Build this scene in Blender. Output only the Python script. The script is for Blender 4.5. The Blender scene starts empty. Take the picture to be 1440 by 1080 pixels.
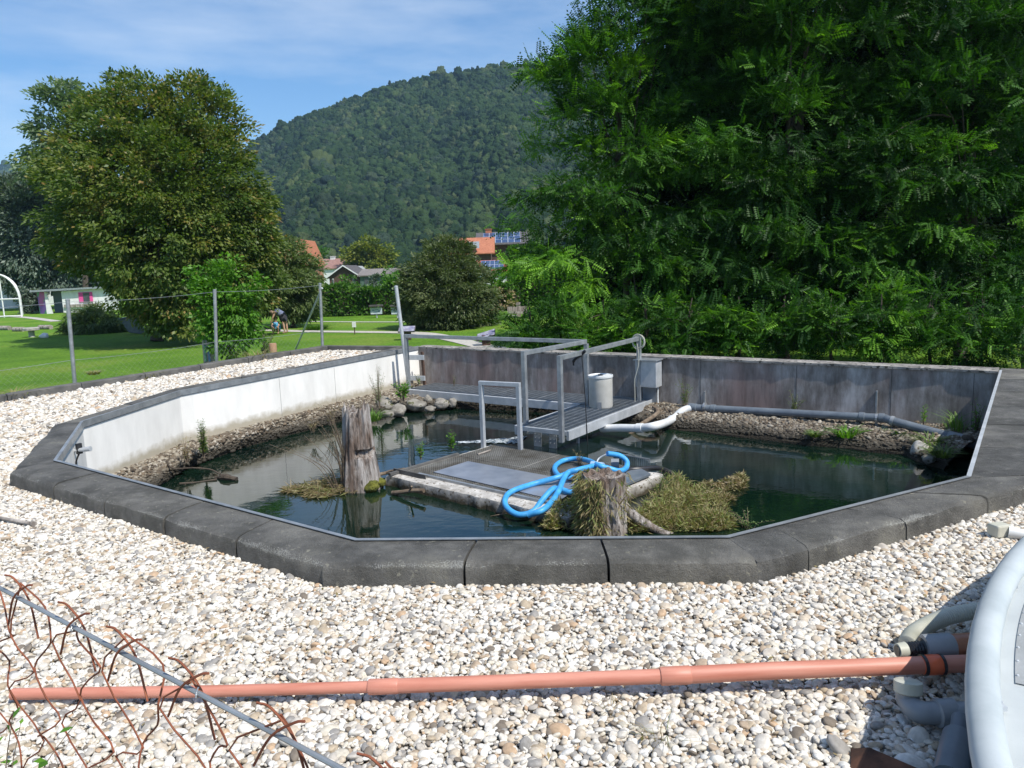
import bpy, math, random
import numpy as np
from mathutils import Vector, Matrix
random.seed(7); RNG = np.random.default_rng(7)
V = Vector
sc = bpy.context.scene
COL = sc.collection

# ------------------------------------------------------------------ camera
F, PITCH, ROLL = 1062.0, 0.154, -0.0355
CAMZ = 1.66
cp, sp = math.cos(PITCH), math.sin(PITCH)
fw = V((0, cp, -sp)); up0 = V((0, sp, cp)); x0 = V((1, 0, 0))
cx = x0*math.cos(ROLL) + up0*math.sin(ROLL)
cu = -x0*math.sin(ROLL) + up0*math.cos(ROLL)
def ray(px, py): return fw + cx*((px-720)/F) - cu*((py-540)/F)
def at(px, py, z):                    # the point of the photograph's pixel on the level z
    d = ray(px, py); k = (z-CAMZ)/d.z
    return V((d.x*k, d.y*k, z))
def dp(px, py, y):                    # ... at the distance y
    d = ray(px, py); k = y/d.y
    return V((d.x*k, y, CAMZ+d.z*k))
def pl(px, py, P, n):                 # ... on a plane
    d = ray(px, py); c = V((0, 0, CAMZ)); k = (P-c).dot(n)/d.dot(n)
    return c+d*k
cam = bpy.data.cameras.new('camera'); camo = bpy.data.objects.new('camera', cam); COL.objects.link(camo)
cam.sensor_fit = 'HORIZONTAL'; cam.sensor_width = 36; cam.lens = 36*F/1440
cam.clip_start = 0.05; cam.clip_end = 8000
M3 = Matrix((cx, cu, -fw)).transposed(); M4 = M3.to_4x4(); M4.translation = V((0, 0, CAMZ))
camo.matrix_world = M4; sc.camera = camo
GZ = 0.12; CZ = 0.24; WZ = -0.69; LZ = -1.3

# ------------------------------------------------------------------ materials
def _n(nt, t, **k):
    n = nt.nodes.new(t)
    for a, b in k.items(): setattr(n, a, b)
    return n
def base(name):
    m = bpy.data.materials.new(name); m.use_nodes = True
    nt = m.node_tree; return m, nt, nt.nodes['Principled BSDF'], nt.nodes['Material Output']
def c4(c): return (c[0], c[1], c[2], 1)
def ramp(nt, stops, interp='LINEAR'):
    r = _n(nt, 'ShaderNodeValToRGB'); r.color_ramp.interpolation = interp
    e = r.color_ramp.elements
    while len(e) < len(stops): e.new(0.5)
    for i, (p, c) in enumerate(stops): e[i].position = p; e[i].color = c4(c)
    return r
def coords(nt, scale=(1, 1, 1), kind='Object'):
    t = _n(nt, 'ShaderNodeTexCoord'); mp = _n(nt, 'ShaderNodeMapping'); mp.inputs['Scale'].default_value = scale
    nt.links.new(t.outputs[kind], mp.inputs[0]); return mp.outputs[0]
def noise(nt, vec, scale, detail=6, rough=0.6):
    n = _n(nt, 'ShaderNodeTexNoise'); n.inputs['Scale'].default_value = scale
    n.inputs['Detail'].default_value = detail; n.inputs['Roughness'].default_value = rough
    nt.links.new(vec, n.inputs['Vector']); return n.outputs['Fac']
def mixc(nt, f, a, b, mode='MIX'):
    m = _n(nt, 'ShaderNodeMix', data_type='RGBA', blend_type=mode)
    for s, v in ((m.inputs[0], f), (m.inputs[6], a), (m.inputs[7], b)):
        if hasattr(v, 'is_linked'): nt.links.new(v, s)
        elif isinstance(v, (int, float)): s.default_value = v
        else: s.default_value = c4(v)
    return m.outputs[2]
def bump(nt, b, h, strength, dist):
    n = _n(nt, 'ShaderNodeBump'); n.inputs['Strength'].default_value = strength; n.inputs['Distance'].default_value = dist
    nt.links.new(h, n.inputs['Height']); nt.links.new(n.outputs[0], b.inputs['Normal'])
def wetline(nt, col, level, dark, w_=.05):
    g = _n(nt, 'ShaderNodeNewGeometry'); sp = _n(nt, 'ShaderNodeSeparateXYZ'); nt.links.new(g.outputs['Position'], sp.inputs[0])
    n_ = noise(nt, coords(nt), 9, 4); ma = _n(nt, 'ShaderNodeMath', operation='MULTIPLY_ADD'); nt.links.new(n_, ma.inputs[0]); ma.inputs[1].default_value = -.16; nt.links.new(sp.outputs['Z'], ma.inputs[2])
    mr = _n(nt, 'ShaderNodeMapRange'); nt.links.new(ma.outputs[0], mr.inputs[0]); mr.inputs[1].default_value = level-.08-w_; mr.inputs[2].default_value = level-.08+w_
    return mixc(nt, mr.outputs[0], dark, col)
def rough_mat(name, c1, c2, scale=6, rough=0.8, metal=0, bs=0.3, bd=0.01, stretch=(1, 1, 1), speck=None, spec=0.5, lo=.35, hi=.65, fine=40, wet=None):
    m, nt, b, o = base(name)
    v = coords(nt, stretch); n1 = noise(nt, v, scale)
    r = ramp(nt, [(lo, c1), (hi, c2)]); nt.links.new(n1, r.inputs[0]); col = r.outputs[0]
    n2 = noise(nt, v, fine, 3)
    if speck:
        c, thr, ss = speck
        n3 = noise(nt, coords(nt), ss, 2, .5); r3 = ramp(nt, [(thr, (0, 0, 0)), (thr+.04, (1, 1, 1))]); nt.links.new(n3, r3.inputs[0])
        col = mixc(nt, r3.outputs[0], col, c)
    if wet: col = wetline(nt, col, wet[0], wet[1])
    nt.links.new(col, b.inputs['Base Color'])
    b.inputs['Roughness'].default_value = rough; b.inputs['Metallic'].default_value = metal
    b.inputs['Specular IOR Level'].default_value = spec
    if bs: bump(nt, b, n2, bs, bd)
    return m
def leaf_mat(name, cols, trans=0.35, spec=.35, rough=.5):
    m, nt, b, o = base(name)
    a = _n(nt, 'ShaderNodeAttribute', attribute_name='tint')
    k = len(cols); r = ramp(nt, [(i/(k-1) if k > 1 else 0, c) for i, c in enumerate(cols)])
    nt.links.new(a.outputs['Fac'], r.inputs[0])
    nt.links.new(r.outputs[0], b.inputs['Base Color']); b.inputs['Roughness'].default_value = rough
    b.inputs['Specular IOR Level'].default_value = spec
    tr = _n(nt, 'ShaderNodeBsdfTranslucent'); tc = mixc(nt, 1.0, r.outputs[0], (1.3, 1.5, .5), 'MULTIPLY')
    nt.links.new(tc, tr.inputs[0])
    mx = _n(nt, 'ShaderNodeMixShader'); mx.inputs[0].default_value = trans
    nt.links.new(b.outputs[0], mx.inputs[1]); nt.links.new(tr.outputs[0], mx.inputs[2]); nt.links.new(mx.outputs[0], o.inputs[0])
    return m
G = {}
G['galv'] = rough_mat('galvanised steel', (.27, .29, .305), (.41, .43, .445), 9, .42, .55, .12, .003)
G['galv_pale'] = rough_mat('pale galvanised steel', (.42, .45, .47), (.56, .58, .60), 7, .5, .35, .1, .003)
G['coping'] = rough_mat('dark mastic coping', (.040, .041, .042), (.095, .095, .093), 5, .85, 0, 1.0, .012, speck=((.30, .29, .24), .665, 26))
def coping_mat():
    m, nt, b, o = base('dark mastic coping')
    v = coords(nt); n1 = noise(nt, v, 4, 8, .65); r = ramp(nt, [(.3, (.070, .068, .062)), (.5, (.130, .126, .117)), (.7, (.20, .195, .18))]); nt.links.new(n1, r.inputs[0])
    n3 = noise(nt, v, 26, 2, .5); r3 = ramp(nt, [(.665, (0, 0, 0)), (.70, (.8, .8, .8))]); nt.links.new(n3, r3.inputs[0])
    col = mixc(nt, r3.outputs[0], r.outputs[0], (.26, .25, .21))
    n4 = noise(nt, v, 150, 2, .6); a = _n(nt, 'ShaderNodeAttribute', attribute_name='edge'); mu = _n(nt, 'ShaderNodeMath', operation='MULTIPLY'); nt.links.new(n4, mu.inputs[0]); nt.links.new(a.outputs['Fac'], mu.inputs[1])
    n6 = noise(nt, v, 3, 3); mu2 = _n(nt, 'ShaderNodeMath', operation='MULTIPLY'); nt.links.new(mu.outputs[0], mu2.inputs[0]); nt.links.new(n6, mu2.inputs[1])
    r5 = ramp(nt, [(.27, (0, 0, 0)), (.31, (.8, .8, .8))]); nt.links.new(mu2.outputs[0], r5.inputs[0]); col = mixc(nt, r5.outputs[0], col, (.34, .34, .32))
    oi = _n(nt, 'ShaderNodeObjectInfo'); r6 = ramp(nt, [(0, (.78, .79, .80)), (1, (1.18, 1.16, 1.1))]); nt.links.new(oi.outputs['Random'], r6.inputs[0]); col = mixc(nt, 1.0, col, r6.outputs[0], 'MULTIPLY')
    n7 = noise(nt, coords(nt, (1, 1, 1)), 1.7, 8, .75); r7 = ramp(nt, [(.40, (.62, .62, .60)), (.52, (1, 1, 1)), (.68, (1.25, 1.24, 1.15))]); nt.links.new(n7, r7.inputs[0]); col = mixc(nt, 1.0, col, r7.outputs[0], 'MULTIPLY')
    nt.links.new(col, b.inputs['Base Color']); b.inputs['Roughness'].default_value = .8
    n5 = noise(nt, v, 60, 6, .8); bump(nt, b, n5, 1, .02); return m
G['coping'] = coping_mat()
G['coping_edge'] = rough_mat('coping lichen edge', (.05, .05, .05), (.32, .33, .33), 55, .9, 0, .8, .01, lo=.48, hi=.6)
G['kerb'] = rough_mat('kerb concrete', (.07, .07, .068), (.14, .135, .125), 4, .9, 0, .6, .01)
G['white_wall'] = rough_mat('pale concrete', (.68, .665, .63), (.84, .825, .785), 2.6, .85, 0, .25, .004, stretch=(1, 1, .35), fine=22, wet=(-.33, (.40, .36, .28)))
G['pale_stone'] = rough_mat('worn pale concrete', (.30, .28, .25), (.58, .56, .52), 7, .9, 0, .6, .01, speck=((.13, .10, .06), .62, 30), wet=(-.615, (.05, .04, .022)))
G['plastic_grey'] = rough_mat('grey plastic', (.20, .22, .24), (.27, .29, .31), 6, .4, 0, .05, .002)
G['plastic_dark'] = rough_mat('slate plastic', (.10, .12, .145), (.15, .175, .20), 6, .38, 0, .05, .002)
G['plastic_white'] = rough_mat('white plastic', (.58, .60, .60), (.70, .71, .70), 6, .4, 0, .05, .002)
G['cream'] = rough_mat('cream plastic', (.42, .42, .34), (.55, .54, .46), 8, .5, 0, .1, .002)
G['blue'] = rough_mat('blue hose', (.035, .26, .58), (.07, .37, .72), 14, .48, 0, .05, .002)
G['black'] = rough_mat('black rubber', (.012, .012, .014), (.03, .03, .032), 10, .35, 0, .1, .002)
G['orange'] = rough_mat('faded orange pipe', (.44, .155, .10), (.59, .27, .195), 5, .5, 0, .1, .002, stretch=(.5, 6, 6), lo=.3, hi=.7)
G['orange_new'] = rough_mat('bright orange plastic', (.62, .10, .03), (.72, .15, .06), 6, .35, 0, .05, .002)
G['rust'] = rough_mat('rusty wire', (.15, .045, .022), (.30, .10, .05), 20, .85, .2, .4, .002)
G['rust_dark'] = rough_mat('rusty plate', (.05, .025, .016), (.16, .07, .04), 12, .85, .2, .4, .003)
G['tank'] = rough_mat('tank lip', (.33, .37, .38), (.43, .47, .48), 4, .55, 0, .1, .003)
G['tank_cover'] = rough_mat('tank cover', (.42, .45, .45), (.54, .57, .56), 2, .5, .1, .1, .003)
G['stumpwood'] = None
G['deadwood'] = rough_mat('weathered wood', (.14, .115, .095), (.42, .38, .34), 9, .9, 0, .9, .02, stretch=(1, 1, .16), fine=18)
def stump_mat():
    m, nt, b, o = base('cracked bleached stump')
    v = coords(nt, (1, 1, .10)); n1 = noise(nt, v, 30, 6, .7); r = ramp(nt, [(.36, (.05, .042, .035)), (.47, (.30, .27, .245)), (.7, (.56, .53, .50))]); nt.links.new(n1, r.inputs[0])
    n2 = noise(nt, coords(nt, (1, 1, .5)), 5, 5); r2 = ramp(nt, [(.42, (.30, .17, .09)), (.58, (1, 1, 1))]); nt.links.new(n2, r2.inputs[0])
    nt.links.new(mixc(nt, .75, r.outputs[0], r2.outputs[0], 'MULTIPLY'), b.inputs['Base Color']); b.inputs['Roughness'].default_value = .95; bump(nt, b, n1, 1, .035); return m
G['stumpwood'] = stump_mat()
G['bark'] = rough_mat('bark', (.04, .03, .022), (.10, .08, .06), 9, .95, 0, .8, .02, stretch=(1, 1, .3))
G['twig'] = rough_mat('dry twig', (.10, .07, .045), (.22, .17, .12), 14, .9, 0, .3, .004)
G['rock'] = rough_mat('grey boulder', (.15, .135, .11), (.34, .32, .28), 5, .9, 0, .7, .02, speck=((.10, .10, .05), .6, 9), wet=(-.64, (.05, .045, .03)))
G['shore'] = rough_mat('shore gravel', (.07, .055, .04), (.28, .25, .21), 30, .95, 0, 1, .03, wet=(-.56, (.022, .018, .011)))  # wet band by the waterline, its dark colour also painting the undercut's shade
G['bed'] = rough_mat('pond bed', (.012, .018, .010), (.045, .050, .026), 3, .95)
G['brown'] = rough_mat('brown timber', (.06, .035, .025), (.12, .07, .05), 6, .85, stretch=(6, 6, .6))
G['whitep'] = rough_mat('white paint', (.62, .62, .62), (.76, .76, .75), 3, .6)
G['darkroof'] = rough_mat('dark roof', (.06, .055, .055), (.11, .10, .10), 3, .8)
G['pinkroof'] = rough_mat('pink brown roof', (.22, .12, .10), (.30, .17, .14), 2, .8)
G['orangeroof'] = rough_mat('orange tile roof', (.32, .11, .055), (.44, .17, .09), 3, .8)
G['greenwall'] = rough_mat('green wall', (.07, .12, .10), (.10, .16, .13), 2, .8)
G['lime'] = rough_mat('pale green wall', (.38, .48, .28), (.48, .56, .36), 2, .8)
G['glass'] = rough_mat('window glass', (.04, .05, .06), (.08, .09, .11), 2, .08)
G['skin'] = rough_mat('skin', (.45, .27, .19), (.52, .32, .23), 6, .6)
G['cloth_blue'] = rough_mat('bright blue cloth', (.10, .42, .72), (.16, .50, .80), 8, .9)
G['cloth_navy'] = rough_mat('blue grey cloth', (.09, .11, .20), (.20, .23, .34), 30, .9)
G['cloth_dark'] = rough_mat('dark cloth', (.02, .02, .03), (.04, .04, .05), 8, .9)
G['hair'] = rough_mat('hair', (.14, .10, .07), (.24, .18, .12), 20, .8)
G['path'] = rough_mat('pale gravel path', (.36, .34, .30), (.50, .48, .43), 8, .9)
G['moss'] = rough_mat('moss', (.05, .06, .008), (.16, .16, .02), 14, .95, 0, 1, .03)
def solar_mat():
    m, nt, b, o = base('solar panels')
    br = _n(nt, 'ShaderNodeTexBrick'); br.offset = 0; br.inputs['Scale'].default_value = 1
    br.inputs['Brick Width'].default_value = 1.0; br.inputs['Row Height'].default_value = 1.6; br.inputs['Mortar Size'].default_value = .05
    br.inputs['Color1'].default_value = (.03, .05, .12, 1); br.inputs['Color2'].default_value = (.04, .07, .15, 1); br.inputs['Mortar'].default_value = (.4, .42, .45, 1)
    t = _n(nt, 'ShaderNodeTexCoord'); nt.links.new(t.outputs['UV'], br.inputs['Vector'])
    nt.links.new(br.outputs[0], b.inputs['Base Color']); b.inputs['Roughness'].default_value = .15; return m
G['solar'] = solar_mat()
def back_wall_mat():
    m, nt, b, o = base('stained concrete')
    v = coords(nt, (1, 1, .45)); n1 = noise(nt, v, 2.6, 9, .7)
    r = ramp(nt, [(.32, (.12, .105, .092)), (.48, (.27, .24, .22)), (.66, (.50, .47, .45))]); nt.links.new(n1, r.inputs[0])
    v2 = coords(nt, (1, 1, .5)); n2 = noise(nt, v2, 1.1, 4); r2 = ramp(nt, [(.5, (0, 0, 0)), (.68, (1, 1, 1))]); nt.links.new(n2, r2.inputs[0])
    col = mixc(nt, r2.outputs[0], r.outputs[0], (.30, .215, .19))
    v3 = coords(nt, (1, 1, .14)); n3 = noise(nt, v3, 7, 6, .7); r3 = ramp(nt, [(.36, (.55, .53, .50)), (.6, (1.1, 1.1, 1.1))]); nt.links.new(n3, r3.inputs[0])
    col = mixc(nt, .8, col, r3.outputs[0], 'MULTIPLY')
    nt.links.new(col, b.inputs['Base Color']); b.inputs['Roughness'].default_value = .9
    bump(nt, b, noise(nt, coords(nt), 25), .2, .004); return m
G['stained'] = back_wall_mat()
def stone_mat(name, stops):
    m, nt, b, o = base(name)
    oi = _n(nt, 'ShaderNodeObjectInfo'); r = ramp(nt, stops, 'CONSTANT'); nt.links.new(oi.outputs['Random'], r.inputs[0])
    n = noise(nt, coords(nt), 2.5, 4); r2 = ramp(nt, [(.35, (.72, .70, .66)), (.65, (1.06, 1.04, 1.0))]); nt.links.new(n, r2.inputs[0])
    col = mixc(nt, 1.0, r.outputs[0], r2.outputs[0], 'MULTIPLY')
    if 'shore' in name: col = wetline(nt, col, -.555, (.030, .025, .016))  # wet stones, with the shade of the undercut bank put into the colour
    nt.links.new(col, b.inputs['Base Color']); b.inputs['Roughness'].default_value = .75; return m
G['pebble'] = stone_mat('pale river pebbles', [(0, (.62, .59, .54)), (.22, (.70, .68, .64)), (.38, (.47, .44, .40)), (.46, (.74, .73, .70)), (.60, (.40, .32, .24)), (.64, (.55, .48, .39)), (.73, (.30, .29, .28)), (.80, (.60, .56, .48)), (.89, (.42, .35, .26)), (.94, (.19, .16, .13)), (.97, (.50, .36, .24))])
G['shorestone'] = stone_mat('brown shore stones', [(0, (.20, .17, .13)), (.2, (.11, .085, .06)), (.4, (.28, .25, .20)), (.6, (.16, .12, .08)), (.75, (.38, .35, .30)), (.86, (.07, .055, .04))])
def gravel_base():
    m, nt, b, o = base('gravel underlay')
    vo = _n(nt, 'ShaderNodeTexVoronoi'); vo.inputs['Scale'].default_value = 38; nt.links.new(coords(nt), vo.inputs['Vector'])
    r = ramp(nt, [(0, (.30, .26, .20)), (.5, (.40, .36, .30)), (1, (.20, .17, .13))])
    s = _n(nt, 'ShaderNodeSeparateColor'); nt.links.new(vo.outputs['Color'], s.inputs[0]); nt.links.new(s.outputs[0], r.inputs[0])
    nt.links.new(r.outputs[0], b.inputs['Base Color']); b.inputs['Roughness'].default_value = .9
    mth = _n(nt, 'ShaderNodeMath', operation='MULTIPLY'); mth.inputs[1].default_value = -1; nt.links.new(vo.outputs['Distance'], mth.inputs[0])
    bump(nt, b, mth.outputs[0], 1, .03); return m
G['gravel'] = gravel_base()
def lawn_mat():
    m, nt, b, o = base('lawn')
    n1 = noise(nt, coords(nt), .25, 6); r = ramp(nt, [(.32, (.085, .19, .015)), (.5, (.13, .26, .022)), (.68, (.20, .28, .045))]); nt.links.new(n1, r.inputs[0])
    n2 = noise(nt, coords(nt), 7, 6, .75); r2 = ramp(nt, [(.35, (.55, .6, .5)), (.6, (1.2, 1.2, 1.1))]); nt.links.new(n2, r2.inputs[0])
    nt.links.new(mixc(nt, 1.0, r.outputs[0], r2.outputs[0], 'MULTIPLY'), b.inputs['Base Color'])
    b.inputs['Roughness'].default_value = .9; b.inputs['Specular IOR Level'].default_value = .2
    bump(nt, b, noise(nt, coords(nt), 30, 4, .8), 1, .06); return m
G['lawn'] = lawn_mat()
def water_mat():
    m, nt, b, o = base('pond water')
    n0 = noise(nt, coords(nt), .5, 4); r = ramp(nt, [(.35, (.0015, .007, .006)), (.7, (.007, .020, .010))]); nt.links.new(n0, r.inputs[0])
    nt.links.new(r.outputs[0], b.inputs['Base Color']); b.inputs['Roughness'].default_value = .015; b.inputs['IOR'].default_value = 1.6
    bump(nt, b, noise(nt, coords(nt, (1, 1.6, 1)), 5, 3, .5), .14, .012); return m
G['water'] = water_mat()
def foam_mat():
    m, nt, b, o = base('churned water')
    n0 = noise(nt, coords(nt), 14, 5, .7); r = ramp(nt, [(.42, (.03, .06, .08)), (.6, (.65, .7, .72))]); nt.links.new(n0, r.inputs[0])
    nt.links.new(r.outputs[0], b.inputs['Base Color']); b.inputs['Roughness'].default_value = .12; bump(nt, b, n0, 1, .05); return m
G['foam'] = foam_mat()
L = {}
L['cherry'] = leaf_mat('cherry leaves', [(.045, .088, .014), (.085, .135, .024), (.155, .185, .036), (.30, .17, .07)], .32)
L['robinia'] = leaf_mat('robinia leaves', [(.010, .036, .007), (.022, .072, .010), (.050, .145, .014), (.17, .36, .024)], .34, .25, .55)
L['robinia_back'] = leaf_mat('shade-painted robinia leaves', [(.006, .016, .005), (.010, .026, .006)], .1, .1, .8)  # near-black leaf colour paints in the shade of the thicket's gaps
L['willow'] = leaf_mat('grey willow leaves', [(.07, .11, .035), (.12, .17, .055), (.20, .25, .11)], .3)
L['osier'] = leaf_mat('olive bush leaves', [(.06, .085, .036), (.10, .135, .050), (.19, .21, .105)], .28)
L['fresh'] = leaf_mat('fresh green leaves', [(.06, .16, .015), (.10, .24, .025), (.17, .34, .04)], .38)
L['bluegreen'] = leaf_mat('blue grey leaves', [(.06, .09, .065), (.12, .16, .12), (.24, .29, .24)], .25)
L['silver'] = leaf_mat('silver poplar leaves', [(.08, .13, .06), (.15, .21, .12), (.26, .32, .22)], .3)
L['yellow'] = leaf_mat('yellowing leaves', [(.08, .12, .015), (.16, .19, .02), (.24, .22, .03)], .3)
L['hedge'] = leaf_mat('hedge leaves', [(.03, .085, .010), (.06, .15, .015), (.10, .21, .02)], .3)
L['dry'] = leaf_mat('dry stalks', [(.14, .10, .045), (.24, .18, .09), (.34, .28, .17), (.16, .20, .05)], .25)
L['drymix'] = leaf_mat('half dry herbage', [(.15, .11, .05), (.27, .22, .11), (.36, .33, .16), (.20, .28, .07)], .3)
L['weed'] = leaf_mat('weed leaves', [(.06, .11, .03), (.11, .18, .05), (.22, .26, .10)], .35)
L['grass'] = leaf_mat('grass blades', [(.06, .15, .02), (.10, .22, .03), (.20, .28, .08)], .35)
L['forest'] = None
def forest_mat():
    m, nt, b, o = base('hillside forest')
    oi = _n(nt, 'ShaderNodeObjectInfo'); r = ramp(nt, [(0, (.014, .032, .014)), (.35, (.024, .050, .017)), (.7, (.036, .066, .022)), (.9, (.070, .095, .038)), (.94, (.015, .030, .024)), (1, (.050, .078, .045))])
    nt.links.new(oi.outputs['Random'], r.inputs[0])
    g = _n(nt, 'ShaderNodeNewGeometry'); mp = _n(nt, 'ShaderNodeMapping'); nt.links.new(g.outputs['Position'], mp.inputs[0])
    n = noise(nt, mp.outputs[0], .012, 4); r2 = ramp(nt, [(.35, (.75, .8, .8)), (.65, (1.25, 1.2, 1.1))]); nt.links.new(n, r2.inputs[0])
    nt.links.new(mixc(nt, 1.0, r.outputs[0], r2.outputs[0], 'MULTIPLY'), b.inputs['Base Color']); b.inputs['Roughness'].default_value = .8
    b.inputs['Specular IOR Level'].default_value = .1
    bump(nt, b, noise(nt, mp.outputs[0], .9, 3, .7), 1, 1.2); return m
G['forest'] = forest_mat()

# ------------------------------------------------------------------ object helpers
def link(o, parent=None):
    COL.objects.link(o)
    if parent is not None: o.parent = parent
    return o
def tag(o, label=None, cat=None, group=None, kind=None):
    if label: o['label'] = label
    if cat: o['category'] = cat
    if group: o['group'] = group
    if kind: o['kind'] = kind
    return o
def thing(name, label, cat, loc=(0, 0, 0), group=None):
    o = bpy.data.objects.new(name, None); o.empty_display_size = .2; o.location = loc; COL.objects.link(o)
    bpy.context.view_layer.update()
    return tag(o, label, cat, group)
class MB:
    def __init__(s): s.v = []; s.f = []; s.st = []
    def add(s, vs, fs):
        k = len(s.v); s.st.append((k, len(s.f))); s.v += [tuple(a) for a in vs]; s.f += [tuple(i+k for i in q) for q in fs]; return s
    def hexa(s, b, t):    # bottom ring, top ring
        n = len(b); fs = [tuple(reversed(range(n))), tuple(range(n, 2*n))]
        fs += [(i, (i+1) % n, n+(i+1) % n, n+i) for i in range(n)]
        return s.add(list(b)+list(t), fs)
    def prism(s, pts, z0, z1): return s.hexa([(p[0], p[1], z0) for p in pts], [(p[0], p[1], z1) for p in pts])
    def box(s, c, u, v, w):   # centre and three half axes
        c, u, v, w = V(c), V(u), V(v), V(w)
        return s.hexa([c-u-v-w, c+u-v-w, c+u+v-w, c-u+v-w], [c-u-v+w, c+u-v+w, c+u+v+w, c-u+v+w])
    def beam(s, p, q, w, h, up=(0, 0, 1)):
        p, q = V(p), V(q); d = (q-p).normalized(); upv = V(up)
        if abs(d.dot(upv)) > .98: upv = V((.824, -.566, 0))
        a = d.cross(upv).normalized(); b = a.cross(d).normalized()
        return s.box((p+q)/2, (q-p)/2, a*w/2, b*h/2)
    def tube(s, pts, r, n=10, cap=True):
        pts = [V(p) for p in pts]; m = len(pts); rs = r if isinstance(r, (list, tuple)) else [r]*m
        ring = []; pa = None
        for i, p in enumerate(pts):
            d = (pts[min(i+1, m-1)]-pts[max(i-1, 0)]).normalized()
            if pa is None: pa = d.orthogonal().normalized()
            a = (pa-d*pa.dot(d)); a = a.normalized() if a.length > 1e-6 else d.orthogonal().normalized(); pa = a
            b = d.cross(a)
            ring += [p+(a*math.cos(2*math.pi*k/n)+b*math.sin(2*math.pi*k/n))*rs[i] for k in range(n)]
        fs = [(i*n+k, i*n+(k+1) % n, (i+1)*n+(k+1) % n, (i+1)*n+k) for i in range(m-1) for k in range(n)]
        if cap: fs += [tuple(reversed(range(n))), tuple(range((m-1)*n, m*n))]
        return s.add(ring, fs)
    def lathe(s, c, prof, n=28, cap=True):   # prof: (r, z)
        c = V(c); vs = [c+V((r*math.cos(2*math.pi*k/n), r*math.sin(2*math.pi*k/n), z)) for r, z in prof for k in range(n)]
        m = len(prof); fs = [(i*n+k, i*n+(k+1) % n, (i+1)*n+(k+1) % n, (i+1)*n+k) for i in range(m-1) for k in range(n)]
        if cap: fs += [tuple(reversed(range(n))), tuple(range((m-1)*n, m*n))]
        return s.add(vs, fs)
    def build_each(s, name, mat, parent=None, **k):
        st = s.st+[(len(s.v), len(s.f))]; out = None
        for (v0, f0), (v1, f1) in zip(st[:-1], st[1:]):
            m = MB(); m.v = s.v[v0:v1]; m.f = [tuple(i-v0 for i in q) for q in s.f[f0:f1]]; out = m.build(name, mat, parent, **k)
        return out
    def build(s, name, mat, parent=None, bevel=0, smooth=False):
        me = bpy.data.meshes.new(name); me.from_pydata(s.v, [], s.f); me.update()
        o = bpy.data.objects.new(name, me); link(o, parent)
        if parent is not None:
            me.transform(Matrix.Translation(-wloc(parent)))
        me.materials.append(mat)
        if smooth:
            me.shade_smooth() if hasattr(me, 'shade_smooth') else None
            me.set_sharp_from_angle(angle=math.radians(40))
        if bevel:
            b = o.modifiers.new('bevel', 'BEVEL'); b.width = bevel; b.segments = 2; b.limit_method = 'ANGLE'
        return o
def wloc(o):
    v = V((0, 0, 0))
    while o is not None: v += o.location; o = o.parent
    return v
def spline(pts, n=8):
    pts = [V(p) for p in pts]; P = [pts[0]*2-pts[1]]+pts+[pts[-1]*2-pts[-2]]; out = []
    for i in range(1, len(P)-2):
        a, b, c, d = P[i-1:i+3]
        for k in range(n):
            t = k/n; out.append(.5*((2*b)+(c-a)*t+(2*a-5*b+4*c-d)*t*t+(3*b-a-3*c+d)*t**3))
    out.append(pts[-1]); return out
def npmesh(name, co, nf, fs, mat, parent=None, tint=None, smooth=False):   # co (N,3), fs (M,k)
    me = bpy.data.meshes.new(name)
    if parent is not None: co = co-np.array(wloc(parent))
    N = len(co); M, k = fs.shape
    me.vertices.add(N); me.vertices.foreach_set('co', co.astype(np.float32).ravel())
    me.loops.add(M*k); me.loops.foreach_set('vertex_index', fs.astype(np.int32).ravel())
    me.polygons.add(M); me.polygons.foreach_set('loop_start', np.arange(0, M*k, k, dtype=np.int32))
    me.update(calc_edges=True)
    if tint is not None:
        a = me.attributes.new('tint', 'FLOAT', 'POINT'); a.data.foreach_set('value', tint.astype(np.float32))
    me.materials.append(mat)
    if smooth: me.shade_smooth()
    o = bpy.data.objects.new(name, me); link(o, parent); return o
# leaf templates: list of quads (x along leaf, y across, z)
def quadleaf(l, w, fold=.12): return np.array([[[0, 0, 0], [l*.45, w/2, fold*w], [l, 0, 0], [l*.45, -w/2, fold*w]]])
def pinnate(l, pairs, ll, lw):
    q = []
    for i in range(pairs):
        x = l*(.18+.78*i/pairs)
        for s in (1, -1):
            q.append([[x, 0, 0], [x+lw*.55, s*ll*.5, -.004], [x+lw*.2, s*ll, -.012-.15*ll], [x-lw*.5, s*ll*.5, -.004]])
    q.append([[l*.97, 0, 0], [l*.97+ll*.5, lw/2, 0], [l*.97+ll, 0, -.01], [l*.97+ll*.5, -lw/2, 0]])
    return np.array(q)
def unit(a): return a/np.maximum(np.linalg.norm(a, axis=-1, keepdims=True), 1e-9)
def leafset(C, D, Nn, S, T):
    # centres, axes, normals, scales, template (Q,4,3) -> verts, faces
    D = unit(D); Nn = unit(Nn-D*np.sum(Nn*D, 1, keepdims=True)); B = np.cross(Nn, D)
    t = T.reshape(-1, 3)
    co = C[:, None]+S[:, None, None]*(t[None, :, 0:1]*D[:, None]+t[None, :, 1:2]*B[:, None]+t[None, :, 2:3]*Nn[:, None])
    n = len(C)*len(t)
    return co.reshape(-1, 3), np.arange(n).reshape(-1, 4)
def clumps(blobs, per_area, rng, inner=.55):
    out = []
    for (x, y, z, rx, ry, rz) in blobs:
        n = max(3, int(per_area*(rx*rz)))
        d = unit(rng.normal(size=(n, 3))); k = inner+(1-inner)*rng.random(n)**.6
        out.append(np.array([x, y, z])+d*np.array([rx, ry, rz])*k[:, None])
    return np.concatenate(out)
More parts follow.
